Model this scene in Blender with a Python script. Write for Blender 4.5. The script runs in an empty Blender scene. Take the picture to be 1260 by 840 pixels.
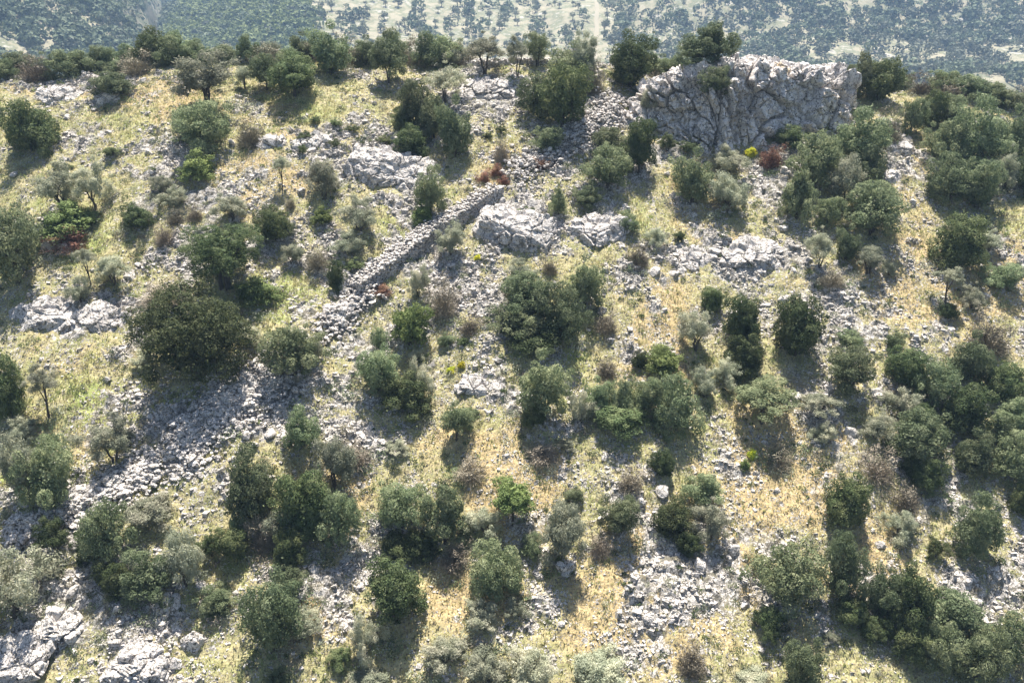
import bpy, math, random
import numpy as np
from mathutils import Vector, Matrix

# ------------------------------------------------------------------ camera, light, exposure
SC = bpy.context.scene
COL = SC.collection
PITCH = math.radians(22.0)
FPX = 1000.0                                   # focal length in photo pixels (photo 1260 wide)
cam_d = bpy.data.cameras.new('camera'); cam = bpy.data.objects.new('camera', cam_d); COL.objects.link(cam)
cam_d.sensor_width = 36.0; cam_d.lens = 36.0*FPX/1260.0
cam_d.clip_start = 0.5; cam_d.clip_end = 5000
cam.location = (0, 0, 0); cam.rotation_euler = (math.radians(90)-PITCH, 0, 0)
SC.camera = cam
SUN_EL, SUN_AZ = math.radians(70), math.radians(2)       # azimuth measured from +y towards +x
w = bpy.data.worlds.new('World'); SC.world = w; w.use_nodes = True
nt = w.node_tree; bg = nt.nodes['Background']
sky = nt.nodes.new('ShaderNodeTexSky'); sky.sky_type = 'NISHITA'; sky.sun_disc = False
sky.sun_elevation = SUN_EL; sky.sun_rotation = SUN_AZ
nt.links.new(sky.outputs[0], bg.inputs[0]); bg.inputs[1].default_value = 0.062
sd = bpy.data.lights.new('sun', 'SUN'); sd.energy = 5.0; sd.angle = math.radians(0.55); sd.color = (1.0, 0.95, 0.87)
so = bpy.data.objects.new('sun', sd); COL.objects.link(so)
sdir = Vector((math.sin(SUN_AZ)*math.cos(SUN_EL), math.cos(SUN_AZ)*math.cos(SUN_EL), math.sin(SUN_EL)))
so.rotation_euler = sdir.to_track_quat('Z', 'Y').to_euler(); so.location = (0, 60, 60)
SC.view_settings.view_transform = 'Standard'; SC.view_settings.look = 'None'
SC.view_settings.exposure = 1.34; SC.view_settings.gamma = 1
SC.render.engine = 'CYCLES'
SC.cycles.max_bounces = 5; SC.cycles.diffuse_bounces = 3; SC.cycles.transmission_bounces = 2
SC.cycles.volume_bounces = 0; SC.cycles.transparent_max_bounces = 4

# ------------------------------------------------------------------ helpers
FW = np.array([0, math.cos(PITCH), -math.sin(PITCH)]); UP = np.array([0, math.sin(PITCH), math.cos(PITCH)])
def ray(px, py):
    d = FW*FPX + UP*(420-py) + np.array([1.0, 0, 0])*(px-630)
    return d/np.linalg.norm(d)
def project(x, y, z):
    dd = np.maximum(y*FW[1]+z*FW[2], 1e-3)
    return 630+FPX*x/dd, 420-FPX*(y*UP[1]+z*UP[2])/dd
def hsh(ix, iy, iz, seed):
    with np.errstate(over='ignore'):
        n = (ix.astype(np.uint32)*np.uint32(374761393) + iy.astype(np.uint32)*np.uint32(668265263)
             + iz.astype(np.uint32)*np.uint32(2147483647) + np.uint32(seed*974711 % 4294967295))
        n = (n ^ (n >> np.uint32(13)))*np.uint32(1274126177)
        n = (n ^ (n >> np.uint32(16)))*np.uint32(2246822519)
        n = n ^ (n >> np.uint32(15))
    return n.astype(np.float64)/4294967295.0
def noise(x, y, z=None, seed=1):                         # value noise in 0..1
    x = np.asarray(x, float); y = np.asarray(y, float)
    z = np.zeros_like(x) if z is None else np.asarray(z, float)
    i, j, k = np.floor(x).astype(np.int64), np.floor(y).astype(np.int64), np.floor(z).astype(np.int64)
    u, v, q = x-i, y-j, z-k
    u, v, q = u*u*(3-2*u), v*v*(3-2*v), q*q*(3-2*q)
    r = 0
    for a in (0, 1):
        for b in (0, 1):
            for c in (0, 1):
                wt = (u if a else 1-u)*(v if b else 1-v)*(q if c else 1-q)
                r = r + wt*hsh(i+a, j+b, k+c, seed)
    return r
def fbm(x, y, z=None, seed=1, o=4):
    s, a, t = 0, 0.5, 0
    for q in range(o):
        s = s + a*noise(np.asarray(x)*2**q, np.asarray(y)*2**q, None if z is None else np.asarray(z)*2**q, seed+q*7)
        t += a; a *= 0.5
    return s/t
def worley2(x, y, seed=1):                               # F1, F2-F1, cell value
    i, j = np.floor(x).astype(np.int64), np.floor(y).astype(np.int64)
    f1 = np.full(x.shape, 9.0); f2 = f1.copy(); cv = np.zeros(x.shape); z0 = np.zeros_like(i)
    for a in (-1, 0, 1):
        for b in (-1, 0, 1):
            cx = i+a+hsh(i+a, j+b, z0, seed); cy = j+b+hsh(i+a, j+b, z0+1, seed)
            d = np.hypot(x-cx, y-cy); m = d < f1
            f2 = np.where(m, f1, np.minimum(f2, d))
            cv = np.where(m, hsh(i+a, j+b, z0+2, seed), cv); f1 = np.where(m, d, f1)
    return f1, f2-f1, cv
def worley3(x, y, z, seed=1):
    i, j, k = (np.floor(t).astype(np.int64) for t in (x, y, z))
    f1 = np.full(x.shape, 9.0); f2 = f1.copy(); cv = np.zeros(x.shape)
    for a in (-1, 0, 1):
        for b in (-1, 0, 1):
            for c in (-1, 0, 1):
                A, B, Cc = i+a, j+b, k+c
                d = np.sqrt((x-A-hsh(A, B, Cc, seed))**2+(y-B-hsh(A, B, Cc, seed+1))**2+(z-Cc-hsh(A, B, Cc, seed+2))**2)
                m = d < f1
                f2 = np.where(m, f1, np.minimum(f2, d)); cv = np.where(m, hsh(A, B, Cc, seed+3), cv); f1 = np.where(m, d, f1)
    return f1, f2-f1, cv
def sstep(a, b, x):
    t = np.clip((x-a)/(b-a), 0, 1); return t*t*(3-2*t)

def mesh(name, verts, faces, smooth=False, attrs=None, mat=None):
    verts = np.asarray(verts, np.float32); faces = np.asarray(faces, np.int32)
    me = bpy.data.meshes.new(name); k = faces.shape[1]
    me.vertices.add(len(verts)); me.vertices.foreach_set('co', verts.ravel())
    me.loops.add(faces.size); me.loops.foreach_set('vertex_index', faces.ravel())
    me.polygons.add(len(faces)); me.polygons.foreach_set('loop_start', np.arange(0, faces.size, k, dtype=np.int32))
    me.polygons.foreach_set('loop_total', np.full(len(faces), k, np.int32))
    me.polygons.foreach_set('use_smooth', np.full(len(faces), smooth, bool))
    for an, av in (attrs or {}).items():
        at = me.attributes.new(an, 'FLOAT', 'POINT'); at.data.foreach_set('value', np.asarray(av, np.float32))
    me.update(calc_edges=True)
    if mat: me.materials.append(mat)
    return me
def link(name, me, parent=None, loc=(0, 0, 0), **props):
    o = bpy.data.objects.new(name, me); COL.objects.link(o); o.location = loc
    if parent: o.parent = parent
    for k, v in props.items(): o[k] = v
    return o

# ------------------------------------------------------------------ the lie of the land
YR = 75.0
RP = [(-500, 120), (-200, 108), (0, 97), (100, 92), (170, 86), (250, 78), (300, 80), (400, 74), (500, 80), (560, 84), (600, 76), (680, 77),
      (740, 77), (800, 92), (1040, 104), (1100, 112), (1150, 106), (1200, 117), (1260, 135), (1500, 180), (1900, 250)]
_rx, _rz = [], []
for p_, r_ in RP:
    d = ray(p_, r_); s = YR/d[1]; _rx.append(d[0]*s); _rz.append(d[2]*s)
def far_h(x, y):
    C = -30 + 0.26*np.maximum(0, y-470) + 6*(fbm(x/60, y/60, seed=31, o=3)-.5)
    C = C + (14*(fbm(x/140, y/140, seed=33, o=2)-.5)+16*(np.abs(fbm(x/55, y/160, seed=38, o=3)-.5)*2-.3))*sstep(440, 560, y)
    C = C + 0.10*np.maximum(0, x-40)*sstep(520, 640, y)
    C = C - 18*sstep(90, 150, x)*sstep(250, 330, y)*(1-sstep(380, 430, y))
    t = -(x + 0.415*y)                                    # left hillside, falling to the gorge
    A = -70 + 0.46*((y-370)*0.55 + (-x-90)*0.85) + 7*(fbm(x/45, y/45, seed=35, o=3)-.5)
    A = A - 1.3*np.maximum(0, 16-t)
    B = -66 + 0.5*((y-430)*0.6 + (x+270)*0.45) - 0.30*np.maximum(0, x+150) + 7*(fbm(x/50, y/50, seed=37, o=3)-.5)
    B = B - 1.2*np.maximum(0, -(x+0.40*y)) - 0.9*np.maximum(0, y-640)*(x < -60)
    gap = sstep(-0.50, -0.44, x/np.maximum(y, 1))*(1-sstep(-0.38, -0.30, x/np.maximum(y, 1)))*sstep(450, 560, y)
    C = C - gap*sstep(450, 600, y)*0.22*np.maximum(0, np.minimum(y, 900)-470)
    q = x/np.maximum(y, 1)
    A = A - 100*sstep(-.44, -.40, q)*sstep(430, 470, y)
    B = B - 100*(1-sstep(-.45, -.42, q-(y-500)*.00022))*sstep(480, 520, y)
    F = np.maximum(np.maximum(A, B), C)
    return np.where(F > 25, 25+45*(1-np.exp(-np.maximum(F-25, 0)/45)), F)          # the hills level off just out of the picture
def near_h(x, y):
    zr = np.interp(x, _rx, _rz); d = YR-y
    F1 = .30*d + .30*3*np.logaddexp(0, (d-8)/3) - .30*3*np.log1p(np.exp(-8/3))
    F2 = -0.34*d
    k = 0.8
    return zr - (np.logaddexp(F1/k, F2/k)-math.log(2))*k
def hbase(x, y):
    n = near_h(x, y); f = far_h(x, y)
    return np.where(y > 100, np.logaddexp(n/2.0, f/2.0)*2.0, n)
# patches of ground cover, read off the photograph (photo pixels: cx, cy, rx, ry, weight)
ROCK = [(530, 290, 110, 55, .9), (640, 270, 110, 60, 1), (740, 170, 50, 70, .9), (470, 205, 75, 40, 1), (600, 130, 60, 50, .8), (410, 180, 50, 30, .6),
        (90, 395, 90, 35, .9), (430, 390, 60, 45, 1), (340, 500, 120, 55, 1), (210, 545, 90, 60, 1), (60, 640, 80, 40, .9), (250, 600, 90, 50, .7),
        (110, 770, 150, 90, 1), (30, 800, 80, 80, .8), (190, 830, 80, 60, 1), (480, 470, 60, 80, .7), (600, 470, 60, 60, .7), (960, 215, 45, 55, 1),
        (900, 320, 120, 35, 1), (790, 345, 60, 60, .8), (1010, 370, 90, 60, .9), (1100, 200, 40, 40, .7), (680, 720, 60, 60, .8), (840, 710, 70, 60, .9),
        (770, 560, 90, 50, .7), (1215, 720, 60, 50, .8), (1150, 620, 80, 60, .6), (1040, 500, 60, 50, .5), (380, 720, 60, 60, .6), (700, 230, 60, 60, .8),
        (230, 215, 50, 40, .7), (90, 110, 90, 30, .7), (150, 175, 60, 50, .35), (300, 180, 60, 40, .6), (880, 250, 60, 60, .4), (560, 340, 80, 70, .8),
        (370, 300, 60, 50, .8), (200, 290, 40, 40, .6), (900, 560, 60, 40, .5), (1090, 740, 80, 80, .6), (440, 530, 60, 40, .8), (620, 400, 60, 60, .5),
        (830, 180, 60, 20, .8), (1170, 480, 60, 60, .6), (960, 760, 40, 50, .4), (690, 540, 60, 40, .6), (20, 340, 50, 60, .6), (1220, 190, 60, 60, .3)]
GREEN = [(345, 360, 75, 35, 1), (120, 500, 75, 60, 1), (110, 590, 60, 40, 1), (75, 290, 70, 35, .9), (490, 280, 40, 30, .9), (250, 490, 90, 25, 1),
         (150, 160, 70, 30, .6), (300, 200, 60, 60, .3), (240, 215, 30, 25, .7), (30, 160, 50, 30, .5), (370, 130, 60, 25, .7), (780, 270, 40, 60, .5),
         (640, 160, 50, 40, .6), (1120, 260, 60, 60, .45), (710, 440, 60, 40, .5), (550, 200, 60, 30, .5), (800, 440, 60, 40, .6), (170, 350, 40, 40, .7),
         (260, 690, 60, 60, .5), (30, 610, 50, 30, .7), (400, 480, 40, 40, .3), (1240, 280, 60, 80, .4), (880, 520, 60, 30, .4), (500, 230, 30, 40, .6)]
DRY = [(320, 200, 80, 80, .7), (150, 110, 110, 30, .8), (570, 740, 90, 70, .9), (800, 740, 160, 90, .9), (640, 590, 80, 60, .9), (810, 410, 60, 60, .9),
       (950, 600, 90, 80, .8), (1120, 340, 80, 90, .8), (1200, 360, 80, 80, .8), (400, 640, 60, 120, .6), (850, 240, 60, 60, .7), (90, 460, 70, 50, .6),
       (1070, 690, 60, 60, .7), (820, 82, 30, 25, 1), (500, 150, 60, 60, .4), (1120, 180, 60, 60, .6), (380, 760, 70, 50, .8), (960, 530, 60, 40, .9),
       (100, 530, 60, 50, .5), (610, 210, 50, 40, .6), (1180, 130, 90, 25, .4), (560, 560, 60, 40, .6), (860, 300, 70, 30, .6)]
def patch(lst, px, py):
    r = np.zeros(px.shape)
    for cx, cy, rx, ry, wt in lst:
        q = ((px-cx)/rx)**2+((py-cy)/ry)**2
        r = np.maximum(r, wt*np.exp(-q*0.9))
    return r
def masks(x, y, hb):
    px, py = project(x, y, hb)
    wx = 28*(fbm(x/2.5, y/2.5, seed=41, o=3)-.5)*2; wy = 28*(fbm(x/2.5, y/2.5, seed=44, o=3)-.5)*2
    px, py = px+wx, py+wy
    n = fbm(x/3.0, y/3.0, seed=47, o=4); n2 = fbm(x/2.0, y/2.0, seed=51, o=3)
    rock = np.clip(patch(ROCK, px, py)*.80 + (n-.5)*1.5 + (fbm(x/.9, y/.9, seed=58, o=3)-.5)*1.3 + .19, 0, 1)
    green = np.clip(patch(GREEN, px, py) + (n2-.5)*.9, 0, 1)
    dry = np.clip(patch(DRY, px, py) + (fbm(x/1.7, y/1.7, seed=55, o=3)-.5)*1.1 + .05, 0, 1)
    return rock, green*(1-.6*rock), dry
def height(x, y, full=False):
    x = np.asarray(x, float); y = np.asarray(y, float)
    hb = hbase(x, y); rock, green, dry = masks(x, y, hb)
    nearw = 1-sstep(85, 110, y)
    rk = sstep(.35, .8, rock)
    f1, e1, c1 = worley2(x/1.5+.3*noise(x, y, seed=3), y/1.1, seed=61)
    f2, e2, c2 = worley2(x/.55, y/.45, seed=63)
    h = .9*(fbm(x/5, y/5, seed=9, o=2)-.5) + .22*(fbm(x/.9, y/.9, seed=12, o=3)-.5) + .20*(fbm(x/.34, y/.34, seed=14, o=2)-.5)
    h = h + rk*(.34*(c1-.35)*sstep(0, .25, e1) + .30*(c2-.3)*sstep(0, .3, e2) + .15*(fbm(x/.3, y/.3, seed=17, o=2)-.5))
    h = hb + h*nearw
    return (h, rock, green, dry) if full else h
def h1(x, y): return float(height(np.array([x]), np.array([y]))[0])
_ts = np.concatenate([np.arange(28, 125, .15)])
def ground_at(px, py, lift=0.0):
    """the point on the slope where the line of sight passes `lift` above the ground"""
    d = ray(px, py); P = d[None, :]*_ts[:, None]
    g = P[:, 2]-height(P[:, 0], P[:, 1])-lift
    idx = np.nonzero(g <= 0)[0]
    i = idx[0] if len(idx) else int(np.argmin(np.where(P[:, 1] < 82, g, 99)))
    p = P[i]; return p[0], p[1], p[2]-lift if len(idx) else h1(p[0], p[1]), _ts[i]

# ------------------------------------------------------------------ materials
def newmat(name):
    m = bpy.data.materials.new(name); m.use_nodes = True
    nt = m.node_tree; b = nt.nodes['Principled BSDF']; b.inputs['Roughness'].default_value = .9
    b.inputs['Specular IOR Level'].default_value = .2
    return m, nt, b
def N(nt, t, **kw):
    n = nt.nodes.new(t)
    for k, v in kw.items(): setattr(n, k, v)
    return n
def mix(nt, fac, a, b):
    m = nt.nodes.new('ShaderNodeMix'); m.data_type = 'RGBA'
    for i, v in ((0, fac), (6, a), (7, b)):
        if isinstance(v, bpy.types.NodeSocket): nt.links.new(v, m.inputs[i])
        else: m.inputs[i].default_value = v if i == 0 else (*v, 1)
    return m.outputs[2]
def ramp(nt, val, a, b):
    m = nt.nodes.new('ShaderNodeMapRange'); m.interpolation_type = 'SMOOTHSTEP'
    m.inputs[1].default_value = a; m.inputs[2].default_value = b; nt.links.new(val, m.inputs[0]); return m.outputs[0]
def math_(nt, op, a, b=None):
    m = nt.nodes.new('ShaderNodeMath'); m.operation = op
    for i, v in ((0, a), (1, b)):
        if v is None: continue
        if isinstance(v, bpy.types.NodeSocket): nt.links.new(v, m.inputs[i])
        else: m.inputs[i].default_value = v
    return m.outputs[0]
def tex(nt, kind, scale, detail=3, vec=None, rough=.6):
    n = nt.nodes.new('ShaderNodeTexNoise' if kind == 'n' else 'ShaderNodeTexVoronoi')
    n.inputs['Scale'].default_value = scale
    if kind == 'n': n.inputs['Detail'].default_value = detail; n.inputs['Roughness'].default_value = rough
    if vec: nt.links.new(vec, n.inputs['Vector'])
    return n
def attr(nt, name):
    a = nt.nodes.new('ShaderNodeAttribute'); a.attribute_name = name; return a.outputs['Fac']

def ground_material():
    m, nt, b = newmat('hillside_ground')
    co = N(nt, 'ShaderNodeNewGeometry').outputs['Position']
    rock, green, dry, far = (attr(nt, k) for k in ('rock', 'green', 'dry', 'far'))
    n1 = tex(nt, 'n', 1.1, 5, co).outputs[0]; n2 = tex(nt, 'n', 4.5, 5, co).outputs[0]; n3 = tex(nt, 'n', .35, 4, co).outputs[0]
    n4 = tex(nt, 'n', 14, 3, co).outputs[0]
    grass = mix(nt, ramp(nt, n1, .38, .62), (.37, .325, .175), (.25, .25, .105))
    grass = mix(nt, ramp(nt, dry, .25, .75), grass, mix(nt, n2, (.45, .365, .195), (.34, .235, .11)))
    grass = mix(nt, ramp(nt, green, .3, .85), grass, mix(nt, n2, (.19, .25, .07), (.35, .37, .12)))
    grass = mix(nt, ramp(nt, n2, .57, .66), grass, (.15, .12, .08))
    grass = mix(nt, ramp(nt, n3, .60, .72), grass, (.24, .20, .13))
    grass = mix(nt, ramp(nt, n4, .55, .8), grass, (.55, .47, .28))
    stone = mix(nt, ramp(nt, n2, .35, .65), (.60, .56, .51), (.42, .39, .36))
    stone = mix(nt, ramp(nt, n4, .5, .7), stone, (.20, .185, .165))
    stone = mix(nt, ramp(nt, tex(nt, 'n', 2.1, 5, co).outputs[0], .52, .62), stone, (.19, .175, .13))
    v = tex(nt, 'v', 2.6, vec=co)
    vv = tex(nt, 'v', 6.5, vec=co)
    # small stones lying everywhere, many where the rock mask is high
    st = math_(nt, 'ADD', math_(nt, 'MULTIPLY', rock, .75), math_(nt, 'MULTIPLY', n1, .55))
    cell = N(nt, 'ShaderNodeSeparateColor'); nt.links.new(v.outputs['Color'], cell.inputs[0])
    cell2 = N(nt, 'ShaderNodeSeparateColor'); nt.links.new(vv.outputs['Color'], cell2.inputs[0])
    s1 = math_(nt, 'LESS_THAN', cell.outputs[0], math_(nt, 'SUBTRACT', st, .38))
    s2 = math_(nt, 'LESS_THAN', cell2.outputs[0], math_(nt, 'SUBTRACT', st, .28))
    s1 = math_(nt, 'MULTIPLY', s1, math_(nt, 'LESS_THAN', v.outputs['Distance'], .42))
    s2 = math_(nt, 'MULTIPLY', s2, math_(nt, 'LESS_THAN', vv.outputs['Distance'], .42))
    v3 = tex(nt, 'v', 12, vec=co); cell3 = N(nt, 'ShaderNodeSeparateColor'); nt.links.new(v3.outputs['Color'], cell3.inputs[0])
    s3 = math_(nt, 'MULTIPLY', math_(nt, 'LESS_THAN', cell3.outputs[0], math_(nt, 'SUBTRACT', st, .18)), math_(nt, 'LESS_THAN', v3.outputs['Distance'], .45))
    sm = math_(nt, 'MAXIMUM', math_(nt, 'MAXIMUM', math_(nt, 'MAXIMUM', s1, s2), s3), ramp(nt, rock, .55, .8))
    n9 = tex(nt, 'n', 9, 4, co).outputs[0]
    grass = mix(nt, ramp(nt, n9, .54, .64), grass, (.16, .13, .085))
    grass = mix(nt, math_(nt, 'MULTIPLY', ramp(nt, n9, .44, .34), .55), grass, (.54, .48, .34))
    wn = N(nt, 'ShaderNodeVectorMath', operation='ADD'); nt.links.new(co, wn.inputs[0])
    nt.links.new(tex(nt, 'n', 1.5, 3, co).outputs['Color'], wn.inputs[1])
    for sc_, th_ in ((1.7, .05), (4.5, .07)):
        ve = tex(nt, 'v', sc_, vec=wn.outputs[0]); ve.feature = 'DISTANCE_TO_EDGE'
        stone = mix(nt, ramp(nt, ve.outputs['Distance'], th_, th_*.3), stone, (.14, .125, .10))
    near = mix(nt, sm, grass, stone)
    # the far side of the valley
    fn = tex(nt, 'n', .03, 6, co).outputs[0]; fn2 = tex(nt, 'n', .12, 5, co).outputs[0]
    fcol = mix(nt, ramp(nt, fn2, .4, .6), (.30, .27, .19), (.15, .16, .09))
    fcol = mix(nt, ramp(nt, fn2, .56, .66), fcol, (.38, .35, .29))
    nt.links.new(mix(nt, far, near, fcol), b.inputs['Base Color'])
    bp = N(nt, 'ShaderNodeBump'); bp.inputs['Strength'].default_value = .8; bp.inputs['Distance'].default_value = .12
    hh = math_(nt, 'ADD', n2, math_(nt, 'MULTIPLY', sm, .5))
    nt.links.new(hh, bp.inputs['Height']); nt.links.new(bp.outputs[0], b.inputs['Normal'])
    return m
def rock_material(name, warm=0.0, dark=1.0, streaks=False):
    m, nt, b = newmat(name)
    co = N(nt, 'ShaderNodeNewGeometry').outputs['Position']
    isl = N(nt, 'ShaderNodeNewGeometry').outputs['Random Per Island']
    n1 = tex(nt, 'n', .8, 6, co).outputs[0]; n2 = tex(nt, 'n', 5, 5, co).outputs[0]; n3 = tex(nt, 'n', 18, 3, co).outputs[0]
    c = mix(nt, ramp(nt, n1, .35, .65), (.62*dark, .57*dark, .53*dark), (.46*dark, .425*dark, .40*dark))
    c = mix(nt, math_(nt, 'MULTIPLY', isl, .5), c, (.70*dark, .65*dark, .59*dark))
    c = mix(nt, ramp(nt, n2, .55, .68), c, (.19, .18, .165))
    c = mix(nt, ramp(nt, n2, .25, .40), (.42, .33+.02*warm, .22), c)
    c = mix(nt, ramp(nt, n3, .6, .75), c, (.24, .23, .21))
    wn = N(nt, 'ShaderNodeVectorMath', operation='ADD'); nt.links.new(co, wn.inputs[0])
    nt.links.new(tex(nt, 'n', 1.5, 3, co).outputs['Color'], wn.inputs[1])
    for sc_, th_ in (((.9, .03), (2.2, .022)) if streaks else ((1.3, .035), (3.4, .04))):
        ve = tex(nt, 'v', sc_, vec=wn.outputs[0]); ve.feature = 'DISTANCE_TO_EDGE'
        c = mix(nt, ramp(nt, ve.outputs['Distance'], th_, th_*.3), c, (.13, .12, .10))
    if streaks:
        mp = N(nt, 'ShaderNodeMapping'); nt.links.new(co, mp.inputs[0]); mp.inputs['Scale'].default_value = (2.2, 2.2, .45)
        sn = tex(nt, 'n', 1, 4, mp.outputs[0]).outputs[0]
        c = mix(nt, math_(nt, 'MULTIPLY', ramp(nt, sn, .54, .68), .6), c, (.20, .19, .185))
        on = tex(nt, 'n', .55, 4, co).outputs[0]
        c = mix(nt, math_(nt, 'MULTIPLY', ramp(nt, on, .60, .70), .7), c, (.50, .38, .22))
    nt.links.new(c, b.inputs['Base Color'])
    bp = N(nt, 'ShaderNodeBump'); bp.inputs['Strength'].default_value = .9; bp.inputs['Distance'].default_value = .08
    nt.links.new(math_(nt, 'ADD', n2, math_(nt, 'MULTIPLY', n3, .5)), bp.inputs['Height']); nt.links.new(bp.outputs[0], b.inputs['Normal'])
    return m
def leaf_material(name, c1, c2, c3, trans=.35):
    m, nt, b = newmat(name)
    isl = N(nt, 'ShaderNodeNewGeometry').outputs['Random Per Island']
    rnd = N(nt, 'ShaderNodeObjectInfo').outputs['Random']
    co = N(nt, 'ShaderNodeNewGeometry').outputs['Position']
    cl = tex(nt, 'n', 1.3, 2, co).outputs[0]
    c = mix(nt, isl, c1, c2)
    c = mix(nt, ramp(nt, cl, .45, .65), c, c3)
    hs = N(nt, 'ShaderNodeHueSaturation'); nt.links.new(c, hs.inputs['Color'])
    r = N(nt, 'ShaderNodeMapRange'); nt.links.new(rnd, r.inputs[0]); r.inputs[3].default_value = .80; r.inputs[4].default_value = 1.6
    nt.links.new(r.outputs[0], hs.inputs['Value'])
    r2 = N(nt, 'ShaderNodeMapRange'); nt.links.new(math_(nt, 'FRACT', math_(nt, 'MULTIPLY', rnd, 7.3)), r2.inputs[0])
    r2.inputs[3].default_value = .485; r2.inputs[4].default_value = .515; nt.links.new(r2.outputs[0], hs.inputs['Hue'])
    b.inputs['Roughness'].default_value = .75
    nt.links.new(hs.outputs[0], b.inputs['Base Color'])
    if trans > 0:
        tr = N(nt, 'ShaderNodeBsdfTranslucent'); nt.links.new(hs.outputs[0], tr.inputs[0])
        ms = N(nt, 'ShaderNodeMixShader'); ms.inputs[0].default_value = trans
        nt.links.new(b.outputs[0], ms.inputs[1]); nt.links.new(tr.outputs[0], ms.inputs[2])
        nt.links.new(ms.outputs[0], nt.nodes['Material Output'].inputs[0])
    return m
def plain(name, c, c2=None):
    m, nt, b = newmat(name)
    co = N(nt, 'ShaderNodeNewGeometry').outputs['Position']
    nt.links.new(mix(nt, tex(nt, 'n', 6, 3, co).outputs[0], c, c2 or tuple(v*.6 for v in c)), b.inputs['Base Color'])
    return m
M = dict(
    ground=ground_material(), crag=rock_material('crag_limestone', 1, 1.28, True), rock=rock_material('limestone'), wallstone=rock_material('dry_stone', .5, 1.0),
    scree=rock_material('scree_stone', 1, .92),
    O=leaf_material('oak_leaf', (.10, .128, .052), (.052, .074, .03), (.145, .165, .075), .3),
    G=leaf_material('evergreen_leaf', (.178, .21, .112), (.085, .115, .057), (.25, .275, .155), .38),
    W=leaf_material('olive_leaf', (.34, .35, .245), (.19, .205, .145), (.42, .41, .30), .38),
    B=leaf_material('bare_twig', (.27, .235, .17), (.17, .145, .105), (.31, .27, .20), 0),
    Y=leaf_material('spurge_leaf', (.50, .52, .05), (.36, .42, .05), (.62, .58, .05), .3),
    R=leaf_material('dead_leaf', (.20, .10, .065), (.12, .065, .045), (.26, .15, .09), .2),
    L=leaf_material('fresh_leaf', (.17, .21, .075), (.10, .135, .045), (.23, .27, .10), .35),
    bark=plain('bark', (.10, .085, .07)), track=plain('track_dirt', (.34, .30, .23), (.22, .20, .14)),
    blade=leaf_material('grass_blade', (.36, .33, .17), (.42, .36, .20), (.24, .28, .10), .35),
    farleaf=leaf_material('far_leaf', (.14, .165, .095), (.065, .085, .055), (.19, .205, .12), .2),
    farfresh=leaf_material('far_fresh_leaf', (.17, .22, .08), (.08, .12, .05), (.23, .27, .11), .25),
    farolive=leaf_material('far_olive_leaf', (.17, .185, .13), (.11, .125, .085), (.21, .22, .15), .2),
    white=plain('whitewash', (.8, .8, .78), (.75, .75, .72)))

# ------------------------------------------------------------------ ground sheet
def spaced(a, b, s0, g):
    out = [a]; s = s0
    while out[-1] < b: out.append(out[-1]+s); s *= g
    return out
rng = np.random.default_rng(7)
fx = np.arange(-62, 62.01, .14); xr = np.array(spaced(62, 1500, .3, 1.07)[1:]); X = np.concatenate([-xr[::-1], fx, xr])
fy = np.arange(26, 84, .13); yb = np.array(spaced(84, 1400, .2, 1.022)[1:]); yf = np.array(spaced(-26, 120, .3, 1.1)[1:])
Y = np.concatenate([-yf[::-1], fy, yb])
GX, GY = np.meshgrid(X, Y); gx, gy = GX.ravel(), GY.ravel()
H, rk, gr, dr = height(gx, gy, True)
nx_, ny_ = len(X), len(Y)
ii = (np.arange(ny_-1)[:, None]*nx_+np.arange(nx_-1)[None, :]).ravel()
gm = mesh('ground', np.stack([gx, gy, H], 1), np.stack([ii, ii+1, ii+1+nx_, ii+nx_], 1), False,
          dict(rock=rk, green=gr, dry=dr, far=sstep(90, 140, gy)), M['ground'])
link('ground', gm, kind='structure')
del GX, GY

# ------------------------------------------------------------------ rock shapes
_ico = {}
def ico(sub):
    if sub not in _ico:
        import bmesh
        bm = bmesh.new(); bmesh.ops.create_icosphere(bm, subdivisions=sub, radius=1)
        bm.verts.ensure_lookup_table()
        _ico[sub] = (np.array([v.co[:] for v in bm.verts]), np.array([[v.index for v in f.verts] for f in bm.faces]))
        bm.free()
    return _ico[sub]
def boulder_mesh(seed, sub=4):
    v, f = ico(sub); r = random.Random(seed)
    p = np.sign(v)*np.abs(v)**.75
    p = p/np.linalg.norm(p, axis=1)[:, None]*(np.max(np.abs(v), axis=1)[:, None]**-.45)
    for q in range(9):                                   # chop facets
        n = np.array([r.gauss(0, 1), r.gauss(0, 1), r.gauss(0, 1)]); n /= np.linalg.norm(n); c = r.uniform(.62, .9)
        d = p@n; p = p - np.maximum(0, d-c)[:, None]*n*.92
    f1, e1, c1 = worley3(p[:, 0]*2+seed, p[:, 1]*2, p[:, 2]*2, seed)
    p = p*(1+.12*(c1-.5)*sstep(0, .3, e1)+.10*(fbm(p[:, 0]*4+seed, p[:, 1]*4, p[:, 2]*4, seed, 3)-.5))[:, None]
    return p, f
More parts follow.
